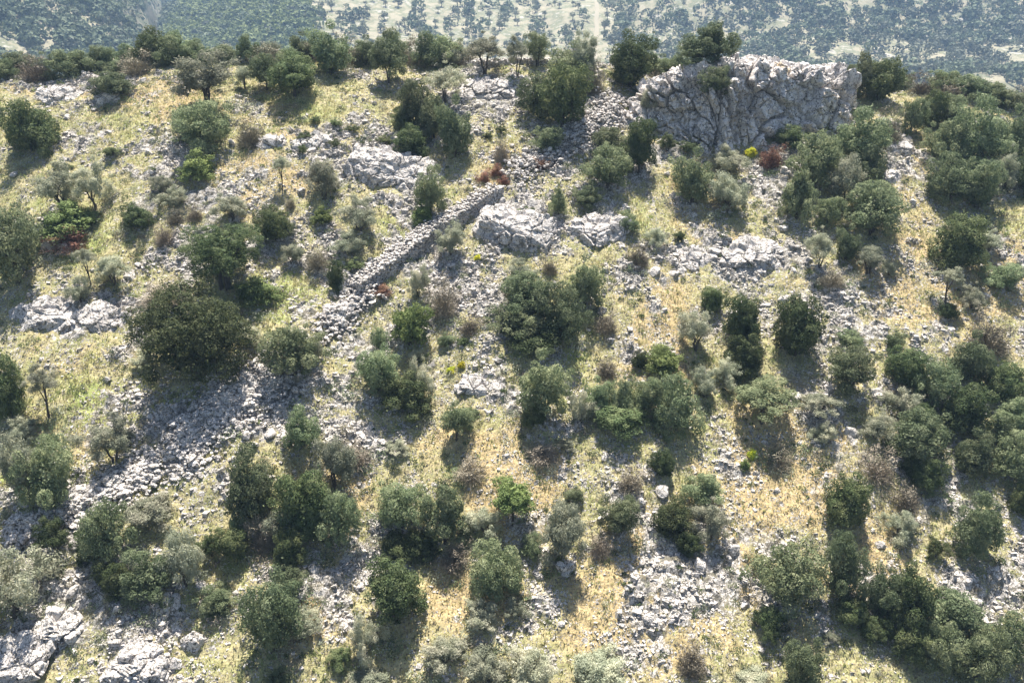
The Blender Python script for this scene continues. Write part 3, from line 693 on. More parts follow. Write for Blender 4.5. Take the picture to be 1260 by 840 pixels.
# photo box of each crown, kind, clear trunk under the crown (metres), label ('' = described from its surroundings), kind of object
T = [
 # upper left
 (9,131,62,190,'O',0,'round dark oak bush standing alone near the left edge','lone round oak bush'),
 (0,64,35,90,'G',0,'',''), (28,68,62,96,'B',0,'',''), (58,60,104,92,'G',0,'',''), (98,60,142,88,'G',0,'',''), (138,55,175,84,'G',0,'',''),
 (167,42,212,84,'O',0,'',''), (200,46,236,82,'G',0,'',''), (226,50,256,76,'G',0,'',''), (250,55,290,78,'W',0,'',''),
 (115,90,163,120,'G',0,'low green shrub growing over a boulder on the ridge','shrub growing over a ridge boulder'),
 (213,70,287,127,'W',.5,'large feathery grey-green olive on the skyline, left of the dark ridge trees','large feathery ridge olive'),
 (288,80,312,104,'W',.4,'',''), (213,127,278,186,'G',.2,'bushy mid-green tree directly below the large feathery ridge olive','bushy tree below the feathery ridge olive'),
 (222,193,266,221,'L',0,'',''), (48,205,97,252,'W',.7,'left one of two grey-green olives with bare stems on the upper left slope','bare-stemmed olive pair'), (93,203,133,250,'W',.5,'right one of two grey-green olives with bare stems on the upper left slope',''),
 (57,258,122,285,'L',0,'bright green low thicket below the bare-stemmed olive pair','bright green thicket at the left'), (60,280,110,303,'R',0,'',''), (151,253,183,283,'O',0,'small blackish oak bush on open ground, upper left','small blackish oak bush'),
 (183,215,210,240,'W',0,'',''), (198,233,232,258,'W',0,'',''), (263,237,305,272,'W',.1,'',''), (290,143,323,180,'B',0,'',''), (127,180,150,193,'S',0,'',''),
 (-28,250,50,352,'G',.2,'big mixed green tree cut by the left edge, above the rock outcrop','big tree cut by the left edge'), (66,198,84,210,'S',0,'',''), (229,251,249,270,'B',0,'',''), (206,256,226,275,'B',0,'',''),
 (326,62,354,86,'B',0,'',''), (352,38,388,68,'G',.2,'',''), (308,66,344,106,'G',.4,'',''),
 (334,70,388,114,'O',.4,'flat-crowned green oak standing over a round black shadow on the ridge','flat-crowned ridge oak'), (380,38,432,94,'G',.1,'tall upright green tree on the ridge, right of the flat-crowned oak','tall upright ridge tree'),
 (305,38,345,64,'B',0,'',''), (425,43,460,68,'G',0,'',''), (456,44,498,90,'G',.9,'',''), (493,45,530,84,'B',0,'grey leafless thicket on the skyline between two green ridge trees','grey skyline thicket'),
 (520,42,570,84,'G',0,'',''), (523,82,570,116,'W',.8,'pale silvery olive with a bent trunk below the ridge','pale silvery ridge olive'),
 (488,103,530,160,'G',.1,'',''), (483,133,510,162,'O',0,'',''), (515,115,552,175,'G',.1,'',''), (535,130,583,200,'G',.1,'rightmost crown of the dense thicket above the upper end of the ruined wall','dense thicket above the ruined wall'),
 (484,158,527,194,'O',0,'blackish low oak at the foot of the thicket above the ruined wall',''), (464,163,484,180,'S',0,'',''),
 (572,45,620,76,'W',1.0,'umbrella-shaped grey olive with slim dark trunks in front of the low ridge wall','umbrella-shaped ridge olive'), (622,50,650,80,'W',1.3,'thin grey olive with a long leaning trunk on the ridge','leaning thin ridge olive'),
 (375,195,420,250,'W',.1,'rounded soft grey wild olive left of the fissured rock slab','round wild olive left of the fissured slab'), (418,243,465,287,'W',.2,'',''),
 (510,213,547,262,'G',.4,'small upright tree with fresh green growth at its foot, above the ruined wall','small upright tree above the wall'), (505,250,535,275,'L',0,'',''),
 (333,190,355,212,'T',1.3,'spindly little tree with a bare crooked stem on dry grass','spindly crooked tree'), (380,142,395,153,'S',0,'',''), (405,145,422,158,'S',0,'',''), (427,152,442,163,'S',0,'',''),
 (367,160,387,173,'S',0,'',''), (405,167,417,183,'S',0,'',''), (367,178,378,192,'S',0,'',''), (610,152,623,167,'S',0,'',''), (607,167,627,200,'B',0,'',''), (593,163,607,173,'S',0,'',''),
 (586,212,604,225,'R',0,'leftmost patch of rust-brown dead brush above the upper end of the ruined wall',''), (600,202,620,216,'R',0,'middle patch of rust-brown dead brush above the upper end of the ruined wall','rust-brown brush above the wall'), (612,216,628,226,'R',0,'lowest patch of rust-brown dead brush beside the upper end of the ruined wall',''), (315,257,360,298,'O',.2,'dark oak bush right of the grey-green tree with many trunks',''),
 (350,240,363,257,'B',0,'',''), (383,257,410,277,'L',0,'',''), (655,192,680,208,'R',0,'rust-coloured dead brush at the top of the scree left of the crag','rust-coloured brush'),
 # belt along the skyline
 (-5,74,20,98,'G',0,'',''),
 (18,58,48,80,'B',0,'',''),
 (80,64,112,88,'G',0,'',''),
 (120,56,150,80,'G',0,'',''),
 (150,60,185,86,'B',0,'',''),
 (186,48,222,84,'G',0,'',''),
 (236,58,262,80,'G',0,'',''),
 (268,58,296,80,'G',0,'',''),
 (290,48,318,78,'G',0,'',''),
 (318,44,350,74,'W',0,'',''),
 (340,58,372,84,'G',0,'',''),
 (366,50,396,78,'B',0,'',''),
 (400,44,440,84,'B',0,'',''),
 (436,50,470,84,'G',0,'',''),
 (470,46,505,80,'G',0,'',''),
 (506,46,545,86,'G',0,'',''),
 (545,46,580,80,'W',0,'',''),
 (556,56,590,84,'B',0,'',''),
 (690,58,720,84,'B',0,'',''),
 (716,72,745,118,'B',0,'',''),
 (770,42,800,78,'G',0,'',''),
 (800,44,835,68,'G',0,'',''),
 (842,42,885,72,'G',0,'',''),
 (885,42,925,70,'W',0,'',''),
 (930,52,965,72,'G',0,'',''),
 (965,58,1000,75,'B',0,'',''),
 (1000,64,1035,80,'G',0,'',''),
 (1030,72,1060,98,'G',0,'',''),
 (1090,84,1122,112,'G',0,'',''),
 (1148,96,1185,118,'B',0,'',''),
 (1188,104,1225,124,'G',0,'',''),
 (1222,112,1255,134,'G',0,'',''),
 # upper middle
 (647,40,676,76,'G',.5,'small full-crowned tree on the skyline just behind the low ridge wall','small full skyline tree'), (675,60,732,108,'G',.2,'',''), (700,43,735,96,'W',.9,'',''),
 (640,88,690,150,'G',.1,'',''), (662,84,723,163,'O',.2,'massive dark green tree below the ridge, left of the scree and crag','massive tree left of the scree'), (655,158,692,190,'G',0,'',''),
 (748,50,805,112,'O',0,'large blackish-green oak hugging the left shoulder of the crag','oak hugging the crag'), (790,38,827,62,'G',0,'',''), (825,38,868,70,'G',0,'',''), (862,36,907,72,'G',0,'',''), (915,47,948,70,'G',0,'',''), (945,50,980,70,'G',0,'',''), (980,62,1020,78,'G',0,'',''),
 (785,107,810,140,'W',0,'pale grey-green bush clinging to the left end of the crag','pale bush on the crag'), (865,84,897,115,'G',0,'round green bush rooted in the face of the crag','round bush in the crag face'),
 (767,150,807,212,'O',.3,'dark glossy tree leaning over the paler bush, below the left end of the crag','dark glossy tree below the crag'), (717,178,778,236,'G',.1,'broad pale green tree left of the dark glossy tree below the crag','broad pale green tree'), (728,155,772,185,'G',0,'',''),
 (675,227,700,272,'K',0,'narrow blackish upright bush standing on the pale rocks','narrow blackish bush'), (703,229,740,257,'G',0,'',''),
 (827,193,880,257,'G',0,'round dull green tree on grass below the middle of the crag','round tree below the crag'), (877,180,920,215,'W',0,'',''), (872,217,923,267,'W',0,'',''), (810,163,833,190,'S',0,'',''), (833,172,860,189,'S',0,'',''), (935,177,965,207,'R',0,'brown withered bush at the foot of the crag beside a yellow flower clump','brown withered bush'),
 (915,182,930,194,'Y',0,'bright yellow flowering spurge at the foot of the crag','yellow spurge under the crag'), (633,255,657,273,'S',0,'',''), (755,262,790,290,'G',0,'',''), (953,157,990,180,'O',0,'small dark bush pressed against the foot of the crag','dark bush at the crag foot'),
 # upper right
 (1043,75,1075,122,'G',0,'',''), (1062,78,1107,127,'O',0,'dense dark green tree right of the crag on the skyline','dense skyline tree right of the crag'), (1120,90,1150,117,'B',0,'',''), (1145,88,1178,116,'G',0,'',''), (1173,97,1212,120,'G',0,'',''), (1205,103,1240,127,'G',0,'',''), (1235,108,1268,132,'B',0,'',''),
 (1110,123,1137,163,'G',.1,'',''), (1133,117,1160,160,'O',0,'',''), (1157,122,1190,157,'G',.1,'',''), (1142,150,1187,202,'G',0,'upright bright-sided tree right of the grassy strip, upper right','upright bright-sided tree'),
 (1183,133,1240,198,'G',0,'widest dull green tree in the upper right corner group','widest upper-right tree'), (1230,143,1268,195,'G',0,'',''), (1023,142,1090,200,'G',.2,'broad olive-green tree touching the right end of the crag','broad tree at the crag right end'), (1083,130,1110,177,'B',0,'grey leafless bush between the crag and the upright bright-sided tree','grey leafless bush right of the crag'),
 (977,163,1033,233,'G',.1,'',''), (963,203,1005,280,'K',0,'pointed conical tree at the lower left of the crowded stand under the crag','pointed conical tree'), (1017,197,1063,253,'W',.1,'pale rounded tree in the middle of the crowded stand below the crag','pale rounded tree in the crowded stand'), (1053,190,1087,230,'G',0,'',''), (1043,232,1108,290,'G',.2,'',''), (1003,243,1037,280,'G',0,'',''),
 (1147,197,1197,245,'G',.2,'',''), (1183,203,1230,258,'G',.1,'',''), (1227,187,1255,240,'W',0,'',''), (1250,200,1278,240,'O',0,'',''),
 # middle left
 (93,305,117,328,'T',1.4,'thin little tree with a tall straight bare trunk, left of the round-headed olive',''), (117,313,157,345,'W',.6,'round-headed pale olive on a slanting trunk above the rock outcrop','round-headed pale olive'), (85,345,112,377,'W',0,'',''),
 (174,342,232,375,'B',0,'grey twiggy bush behind the top of the largest dark oak',''),
 (163,350,308,478,'O',.2,'the largest dark oak, a massive clumpy crown over deep shade','largest dark oak'),
 (219,272,322,345,'O',.9,'wide grey-green tree on many dark trunks above the largest dark oak','wide many-trunked tree'), (290,343,340,370,'L',0,'bright green low growth between the largest oak and the many-trunked tree','bright green growth'),
 (-20,445,24,520,'O',0,'dark tree cut off by the left edge, halfway down','dark tree halfway down the left edge'), (33,453,68,488,'T',1.5,'slender tree with a thin dark trunk on bright grass near the left edge','slender tree on bright grass'), (108,517,163,567,'W',.3,'compact grey-green bush-like tree left of the tumbled stone bank','compact tree left of the stone bank'),
 (320,392,400,468,'G',.2,'rounded light green tree directly right of the largest dark oak','light green tree beside the largest oak'), (293,397,322,430,'W',0,'',''), (160,433,187,453,'W',0,'',''), (0,545,52,625,'W',.2,'',''), (30,550,88,632,'G',.1,'shaggy green tree at the left edge above the line of tumbled stones','shaggy tree at the left edge'),
 # middle
 (403,325,425,362,'O',0,'',''), (425,318,450,337,'S',0,'',''), (410,287,447,317,'W',.1,'',''), (480,370,527,428,'L',.2,'fresh bright green tree just below the ruined wall','fresh bright green tree'), (457,397,477,437,'G',.2,'',''),
 (437,430,493,488,'G',.1,'',''), (500,445,533,493,'W',.1,'',''), (470,462,530,512,'O',0,'',''), (502,427,523,447,'W',0,'',''), (533,277,573,318,'W',.1,'grey-green olive growing against the shaded side of the ruined wall','olive against the ruined wall'),
 (500,327,530,370,'W',.1,'',''), (527,337,563,390,'B',.1,'see-through grey bush on rubble below the middle of the ruined wall','see-through grey bush'), (582,312,592,321,'Y',0,'small yellow spurge on the rubble right of the ruined wall',''), (548,450,561,461,'Y',0,'left one of two yellow-green spurge domes in the middle of the slope','spurge domes'), (562,446,573,456,'Y',0,'right one of two yellow-green spurge domes in the middle of the slope',''),
 (537,410,560,428,'G',0,'',''), (562,413,577,427,'S',0,'',''), (540,497,583,537,'G',.5,'sprightly mid-green tree with a slim trunk in the centre left','slim-trunked tree in the centre left'),
 (613,340,680,395,'G',0,'',''), (597,375,675,418,'G',0,'yellowish green low crown at the left front of the central clump','yellowish crown in the central clump'), (660,352,722,428,'G',.1,'large front crown of the central clump, above deep shade','central clump'), (697,320,743,380,'G',.1,'',''), (620,320,657,347,'W',0,'',''), (665,313,687,340,'B',0,'',''), (625,398,690,435,'O',0,'',''),
 (350,505,392,555,'G',.1,'',''), (383,532,437,610,'W',.1,'tall soft grey-green tree above the dark pair in the lower left','tall soft grey tree'), (465,540,503,560,'W',0,'',''), (457,350,483,363,'R',0,'',''),
 (795,280,823,310,'W',0,'',''), (827,283,843,300,'S',0,'',''), (863,353,892,385,'O',0,'',''), (832,380,882,430,'W',.3,'rounded blue-grey tree with dark trunk right of the centre','rounded blue-grey tree'), (893,365,937,425,'O',.1,'',''), (897,415,940,462,'O',0,'',''),
 (850,455,883,493,'W',.1,'',''), (877,443,913,480,'W',0,'',''), (905,467,980,508,'G',.9,'wide flat-topped tree on slim trunks over ochre grass, right of the centre','wide flat-topped tree'), (777,433,797,457,'O',0,'',''), (793,425,843,467,'L',.1,'light yellow-green tree at the top of the clump right of the centre','light yellow-green tree'),
 (803,465,863,535,'G',.1,'full rounded green tree at the right end of the clump right of the centre','full rounded tree right of centre'), (772,467,812,513,'G',.1,'',''), (750,465,785,515,'K',.2,'',''), (715,467,757,515,'G',.1,'',''), (697,482,733,527,'W',0,'',''),
 (633,440,700,520,'G',.5,'tall light green tree with visible trunk standing in the exact middle','tall tree in the middle'), (733,437,760,465,'B',0,'',''), (683,537,710,553,'W',0,'',''),
 # middle right
 (993,285,1028,322,'W',.6,'left olive of a pale pair with bare trunks below the crowded stand','pale olive pair'), (1027,283,1058,323,'G',.1,'',''), (1053,300,1090,333,'W',.4,'right olive of a pale pair with bare trunks below the crowded stand',''), (1087,322,1103,343,'W',0,'',''),
 (1155,272,1213,333,'O',.2,'dark grey-green tree standing alone on dry grass at the right','lone dark tree on dry grass'), (1203,283,1233,310,'W',0,'',''), (1155,330,1185,352,'T',1.3,'small flat-headed tree on a thin bare trunk below the lone dark tree','small flat-headed tree'), (1213,328,1253,357,'G',0,'low dull green bush at the right edge of the dry grass','low dull bush at the right'), (1158,375,1178,395,'O',0,'',''),
 (1183,353,1210,383,'W',0,'',''), (953,370,1010,447,'O',0,'dark dense tree shaped like a tilted teardrop right of the centre','dark teardrop tree'), (1033,410,1063,430,'G',0,'',''), (1018,428,1073,482,'G',.4,'spreading green tree with a forked trunk right of the dark teardrop tree','spreading forked tree'),
 (1090,410,1113,433,'G',0,'',''), (1093,427,1140,477,'O',0,'',''), (1130,443,1177,500,'G',0,'',''), (1170,417,1217,472,'G',0,'',''), (1197,385,1240,430,'B',.1,'grey leafless bush near the right edge, halfway down','grey leafless bush near the right edge'), (1217,450,1262,498,'O',0,'',''),
 (1160,480,1213,537,'O',0,'',''), (983,482,1030,512,'W',.5,'',''), (1090,480,1133,515,'W',0,'pale grey crown behind the broad green tree of the right-hand belt','pale grey crown in the right-hand belt'), (1095,500,1165,567,'G',0,'broad green tree at the left end of the right-hand belt','broad tree of the right-hand belt'), (1060,507,1097,545,'W',0,'',''),
 (1213,512,1262,550,'G',0,'',''), (1177,538,1222,590,'G',0,'',''), (1225,540,1268,590,'G',0,'',''), (1230,495,1268,530,'G',0,'',''), (1245,600,1268,635,'O',0,'',''),
 # lower left
 (105,617,158,693,'G',.1,'',''), (155,607,215,648,'W',0,'thin see-through grey bush on pale stones in the lower left','see-through bush on pale stones'), (120,690,158,730,'O',0,'',''), (155,683,212,737,'G',0,'',''), (197,645,250,730,'W',.1,'',''), (245,720,288,755,'G',0,'',''), (47,635,85,685,'S',0,'',''),
 (-32,665,47,765,'W',.1,'pale feathery grey olive cut off by the left edge near the bottom','pale feathery olive at the bottom left'), (273,560,340,650,'G',.1,'large sunlit green tree at the upper left of the dark lower-left clump','sunlit tree of the lower-left clump'), (307,635,340,675,'B',0,'grey leafless bush in the shade of the dark lower-left clump',''), (298,718,372,808,'G',.2,'airy light green tree near the bottom left, below the dark clump','airy light green tree'),
 (340,582,403,660,'O',.1,'darkest crown of the lower-left clump, right of the sunlit tree','dark crown of the lower-left clump'), (390,602,440,675,'G',.1,'',''), (320,625,367,668,'W',0,'',''), (337,695,377,730,'G',0,'',''), (352,750,393,787,'W',0,'',''), (323,823,353,850,'G',0,'',''), (240,650,275,690,'S',0,'',''),
 (447,689,525,766,'O',.3,'big dark dense tree with a short trunk, alone on ochre grass near the bottom','big dark tree near the bottom'), (430,762,467,815,'W',.1,'',''), (433,817,480,850,'W',0,'',''), (400,795,433,825,'S',0,'',''),
 (463,590,523,652,'G',.2,'left half of the wide dark thicket low in the middle','wide low-middle thicket'), (520,603,575,670,'G',.3,'',''), (573,622,620,665,'W',.1,'',''), (605,587,660,635,'L',.9,'bright green tree on tall thin trunks low in the middle','bright tree on thin trunks'),
 (580,665,643,735,'G',0,'',''), (567,739,613,777,'W',.2,'',''), (517,781,570,825,'W',.2,'pale round olive at the bottom edge, left of the middle','pale round olive at the bottom'), (573,800,630,850,'W',0,'',''), (620,792,680,850,'W',0,'',''),
 # low bushes filling the thickets
 (95,655,122,690,'O',0,'',''),
 (268,648,305,690,'O',0,'',''),
 (335,655,372,700,'O',0,'',''),
 (360,615,400,665,'O',0,'',''),
 (730,498,800,532,'O',0,'',''),
 (760,570,792,602,'B',0,'',''),
 (650,540,690,570,'B',0,'',''),
 (560,560,600,592,'B',0,'',''),
 (1060,548,1100,590,'B',0,'',''),
 (1112,556,1136,590,'O',0,'',''),
 (940,545,975,575,'B',0,'',''),
 (420,545,456,575,'B',0,'',''),
 (8,518,42,545,'W',0,'',''),
 (280,640,300,672,'G',0,'',''),
 (560,500,590,520,'S',0,'',''),
 (640,500,672,530,'O',0,'',''),
 (1000,520,1030,548,'W',0,'',''),
 (1140,660,1165,690,'S',0,'',''),
 (470,655,520,690,'O',0,'',''),
 (540,665,580,700,'B',0,'',''),
 (500,655,545,680,'O',0,'',''),
 (1100,595,1130,625,'B',0,'',''),
 (620,735,650,765,'W',0,'',''),
 (640,660,668,690,'G',0,'',''),
 (725,655,752,685,'B',0,'',''),
 (930,745,960,775,'O',0,'',''),
 (1030,735,1065,770,'O',0,'',''),
 (1100,770,1140,810,'O',0,'',''),
 (1060,760,1092,790,'O',0,'',''),
 (370,415,400,450,'W',0,'',''),
 (565,385,595,410,'B',0,'',''),
 (730,380,760,410,'B',0,'',''),
 (770,300,800,330,'B',0,'',''),
 (1010,325,1040,350,'B',0,'',''),
 (1120,495,1150,520,'O',0,'',''),
 (260,300,290,330,'O',0,'',''),
 (375,300,405,330,'B',0,'',''),
 (345,300,372,330,'W',0,'',''),
 (190,275,215,300,'B',0,'',''),
 (140,700,165,735,'O',0,'',''),
 # lower middle and right
 (663,609,725,693,'W',.2,'tall grey-green tree with a white boulder at its foot','grey-green tree with a white boulder'), (740,612,787,663,'G',.1,'small yellow-green tree between the grey-green tree and the dark round bush','small yellow-green tree'), (803,619,853,665,'O',0,'',''), (833,655,860,687,'O',0,'',''), (843,587,890,627,'G',0,'',''), (853,617,900,667,'W',.1,'',''),
 (705,792,777,850,'W',.1,'big pale grey olive at the bottom edge in the middle','big pale olive at the bottom'), (833,790,870,830,'B',0,'dark twiggy bush near the bottom edge, right of the big pale olive','dark twiggy bush near the bottom'), (897,823,947,860,'W',0,'',''), (800,555,830,590,'O',0,'',''),
 (910,567,924,580,'L',0,'',''), (918,553,931,566,'Y',0,'',''), (925,662,1015,753,'G',.1,'large rounded grey-green tree in the lower right','large rounded lower-right tree'), (695,600,720,622,'G',0,'',''), (1015,667,1063,740,'G',.1,'',''),
 (1017,590,1067,655,'O',0,'round bright-topped tree above the large rounded lower-right tree','bright-topped round tree'), (1090,632,1127,667,'W',0,'small twiggy grey-green bush alone on dry grass, lower right','small twiggy bush, lower right'), (1128,567,1160,607,'O',0,'',''), (1183,617,1227,685,'G',.1,'upright dark tree with a long shadow near the right edge','upright tree near the right edge'),
 (1063,705,1105,765,'G',0,'',''), (1090,710,1143,778,'O',0,'darkest tree of the group in the lower right corner','lower right corner group'), (1135,733,1207,790,'G',.1,'',''), (1140,773,1183,830,'G',0,'',''), (1180,775,1233,840,'G',0,'',''), (1223,762,1265,813,'G',0,'',''),
 (963,792,1010,850,'G',0,'neat rounded green tree at the bottom edge in the lower right','neat tree at the bottom edge'), (1010,777,1030,793,'W',0,'',''), (937,760,963,793,'S',0,'',''), (250,740,275,760,'S',0,'',''),
]
LOOK = dict(O='dark green oak', G='mid-green evergreen tree', W='grey-green wild olive', B='grey leafless thorn bush', S='low dark shrub', K='narrow upright evergreen',
            L='fresh green shrub', R='brown withered bush', Y='yellow spurge clump', T='spindly tree')
NAMES = dict(O='oak_tree', G='evergreen_tree', W='olive_tree', B='thorn_bush', S='shrub', K='conical_tree', L='leafy_shrub', R='withered_bush', Y='spurge', T='spindly_tree')
CATS = dict(O='oak tree', G='evergreen tree', W='olive tree', B='bush', S='shrub', K='tree', L='shrub', R='bush', Y='spurge', T='tree')
GRP = dict(O='dark oaks on the slope', G='green evergreen trees on the slope', W='grey wild olives on the slope', B='leafless thorn bushes', S='low dark shrubs', L='fresh green shrubs', R='withered brown bushes', Y='yellow spurge clumps')
MARKS = [((t[0]+t[2])/2, (t[1]+t[3])/2, t[7]) for t in T if t[7]]
MARKS += [(535, 290, 'ruined stone wall'), (920, 120, 'crag'), (280, 515, 'tumbled stone bank'), (472, 212, 'fissured rock slab')]
def where(cx, cy, own=''):
    best = None
    for mx, my, nm in MARKS:
        if nm == own: continue
        dx, dy = cx-mx, cy-my; d = math.hypot(dx, dy)
        if d < 3: continue
        if best is None or d < best[0]: best = (d, dx, dy, nm)
    d, dx, dy, nm = best
    a = math.degrees(math.atan2(-dy, dx)) % 360
    rel = ['right of', 'above and right of', 'above', 'above and left of', 'left of', 'below and left of', 'below', 'below and right of'][int(((a+22.5) % 360)//45)]
    q = 'just ' if d < 45 else ('' if d < 95 else 'further ')
    return f'{q}{rel} the {nm}', d, nm
LAB = {}
autos = []
for i, t in enumerate(T):
    if t[6]: LAB[i] = t[6]; continue
    cx, cy, wd = (t[0]+t[2])/2, (t[1]+t[3])/2, t[2]-t[0]
    s = 'small ' if wd < 30 else ('broad ' if wd > 56 else '')
    if t[4] in 'SYT': s = ''
    tall = 'tall ' if (t[3]-t[1]) > 1.35*wd and not s else ''
    autos.append((i, f'{s}{tall}{LOOK[t[4]]}' , where(cx, cy)[0]))
cnt = {}
for i, l, w_ in autos: cnt.setdefault((l, w_), []).append(i)
ORD = ['first', 'second', 'third', 'fourth', 'fifth']
for (l, w_), ids in cnt.items():
    ids.sort(key=lambda k: T[k][0])
    if len(ids) == 1: LAB[ids[0]] = f'{l} {w_}'
    elif len(ids) == 2: LAB[ids[0]] = f'{l} {w_}, left one'; LAB[ids[1]] = f'{l} {w_}, right one'
    else:
        for q, k in enumerate(ids): LAB[k] = f'{l} {w_}, {ORD[min(q, 4)]} from the left'
dep0 = PITCH
def short(l):
    for a_, b_ in ((' from the left', ' from left'), ('just ', ''), ('further ', ''), (' in the left', ' left'), ('angular ', ''), ('mid-green ', ''), ('broad ', ''), ('leafless ', ''), ('grey-green ', 'grey '), ('small ', ''), ('pale ', ''), ('grey ', '')):
        if len(l.split()) > 16: l = l.replace(a_, b_)
    return ' '.join(l.split())
LAB = {k_: short(v_) for k_, v_ in LAB.items()}
def place_tree(i, t):
    x0, y0, x1, y1, kd, clear, _, _ = t
    rg = random.Random(900+i); cx, cy = (x0+x1)/2, (y0+y1)/2
    dist = 55.0
    for _ in range(4):
        k = dist/FPX; a = (x1-x0)/2*k; s = (y1-y0)/2*k
        dr_ = ray(cx, cy); sd_ = -dr_[2]; cd = math.sqrt(1-sd_*sd_)
        c = math.sqrt(max((s*s-(a*sd_)**2), (.45*a*cd)**2))/cd; c = min(c, 1.7*a)
        lift = clear + c*(.74 if clear < .3 else .86)
        gx, gy, gz, dist = ground_at(cx, cy, lift)
    gz = h1(gx, gy)
    if t[6].startswith(('round green bush rooted', 'pale grey-green bush clinging')):
        r_ = Vector(ray(cx, cy+(y1-y0)*.3)); hit = CRAG.ray_cast(Vector((0, 0, 0)), r_)[0]
        if hit: lift = c*.6; gx, gy, gz = hit.x, hit.y+.15, hit.z-.1
    if 790 < cx < 900 and y1 < 82:
        r_ = Vector(ray(cx, y1+7)); hit = CRAG.ray_cast(Vector((0, 0, 0)), r_)[0]
        if hit: lift = c*.8; gx, gy, gz = hit.x, hit.y+1.8, hit.z+.25
    e = link(NAMES[kd], None, loc=(gx, gy, gz-.05), label=LAB[i], category=CATS[kd])
    e.empty_display_size = .3
    if kd in GRP: e['group'] = GRP[kd]
    cr = link('crown' if kd not in 'YRB' else 'foliage', rg.choice(CR['Q' if kd == 'O' and x1-x0 > 90 else kd]), e, (0, 0, lift))
    f = 1.16 if kd in 'WBR' else (1.12 if x1-x0 < 75 else 1.0)
    cr.scale = (a*f*rg.choice((1, -1)), a*f, c*1.03*f); cr.rotation_euler = (0, 0, rg.uniform(0, 6.28))
    tm = rg.choice(TRM if kd in 'WBRSLY' or (kd in 'G' and rg.random() < .4) or clear == .9 else TR)
    tk = link('trunk', tm, e, (0, 0, 0)); tk.scale = (a, a, lift)
    tk.rotation_euler = (0, 0, rg.uniform(0, 6.28))
    if kd == 'T': tk.scale = (a*.9, a*.9, lift*1.05)
    return (gx, gy, a)
PLACED = [place_tree(i, t) for i, t in enumerate(T)]

# ------------------------------------------------------------------ individual loose blocks
BS = [mesh('block', *boulder_mesh(700+i, 3), False, None, M['scree']) for i in range(8)]
def scatter_blocks():
    rg = random.Random(77); x, y = in_view_points(9000, 78); h, r, g, d = height(x, y, True); n = 0
    spots = []
    for i in range(len(x)):
        px, py = project(x[i], y[i], h[i])
        if not (5 < px < 1255 and 95 < py < 835): continue
        if rg.random() > .12+.75*max(0, r[i]-.2): continue
        if any((x[i]-a)**2+(y[i]-b)**2 < max(c*.7, .5)**2 for a, b, c in PLACED): continue
        spots.append((x[i], y[i], h[i], px, py)); 
        if len(spots) == 230: break
    labs = {}
    sz = []
    for s in spots:
        size = min(.46, max(.17, rg.lognormvariate(-1.4, .36))); sz.append(size)
        lk = 'pale limestone block ' if size > .34 else ('fist-edged grey stone ' if size < .22 else 'angular pale stone ')
        labs.setdefault(lk.replace('fist-edged', 'small')+where(s[3], s[4])[0], []).append(len(sz)-1)
    final = {}
    for l, ids in labs.items():
        ids.sort(key=lambda k: spots[k][3])
        for q, k in enumerate(ids):
            final[k] = l if len(ids) == 1 else (l+(', left one' if q == 0 else ', right one') if len(ids) == 2 else f'{l}, {ORD[min(q, 4)]} from left')
    for k, s in enumerate(spots):
        o = link('loose_rock', rg.choice(BS), loc=(s[0], s[1], s[2]-sz[k]*.05), label=short(final[k]), category='rock', group='loose limestone blocks on the slope')
        o.scale = (sz[k]*rg.uniform(.8, 1.3), sz[k]*rg.uniform(.6, 1), sz[k]*rg.uniform(.5, .85)); o.rotation_euler = (rg.gauss(.3, .2), rg.gauss(0, .2), rg.uniform(0, 6.28))
scatter_blocks()

# ------------------------------------------------------------------ grass tufts and cushion scrub (nobody could count them)
def scatter_grass():
    x, y = in_view_points(150000, 91); h, r, g, d = height(x, y, True); rg = np.random.default_rng(92)
    keep = rg.random(len(x)) < np.clip(.85-1.0*r+.5*g, .03, 1); x, y, h, g = x[keep], y[keep], h[keep], g[keep]
    n = len(x); P = np.repeat(np.stack([x, y, h], 1), 3, 0)+rg.normal(0, .05, (n*3, 3))*np.array([1, 1, 0])
    ht = np.repeat(rg.uniform(.05, .16, n)*(1+.9*g), 3)*rg.uniform(.7, 1.2, n*3)
    a = rg.uniform(0, 6.28, n*3); sx = np.stack([np.cos(a), np.sin(a), 0*a], 1)*rg.uniform(.015, .035, (n*3, 1))
    tip = P+np.stack([rg.normal(0, .05, n*3), rg.normal(-.02, .05, n*3), ht], 1)
    V = np.stack([P-sx, P+sx, tip+sx*.5, tip-sx*.5], 1).reshape(-1, 3)
    link('grass', mesh('grass', V, np.arange(n*12).reshape(-1, 4), False, None, M['blade']), kind='stuff', label='dry and green grass growing between the stones')
scatter_grass()
def scatter_scrub(name, mt, count, seed, smin, smax, lab, leaf=.05):
    x, y = in_view_points(count*3, seed); h, r, g, d = height(x, y, True); rg = np.random.default_rng(seed+1)
    m = fbm(x/3, y/3, seed=seed, o=2); keep = m > .5; x, y, h = x[keep][:count], y[keep][:count], h[keep][:count]
    Vs, Fs, off = [], [], 0
    for i in range(len(x)):
        s = rg.uniform(smin, smax)*(1 if rg.random() < .8 else 1.5); n = int(60+420*s*s)
        u = rg.normal(size=(n, 3)); u /= np.linalg.norm(u, axis=1)[:, None]; u[:, 2] = np.abs(u[:, 2])
        p = u*s*rg.uniform(.55, 1.1, (n, 1))*np.array([1, 1, .7]) + np.array([x[i], y[i], h[i]-.02])
        V, F = leaves(p, u+rg.normal(size=(n, 3))*.7, np.full(n, leaf), rg, 1.8)
        Vs.append(V); Fs.append(F+off); off += len(V)
    link(name, mesh(name, np.concatenate(Vs), np.concatenate(Fs), False, None, M[mt]), kind='stuff', label=lab)
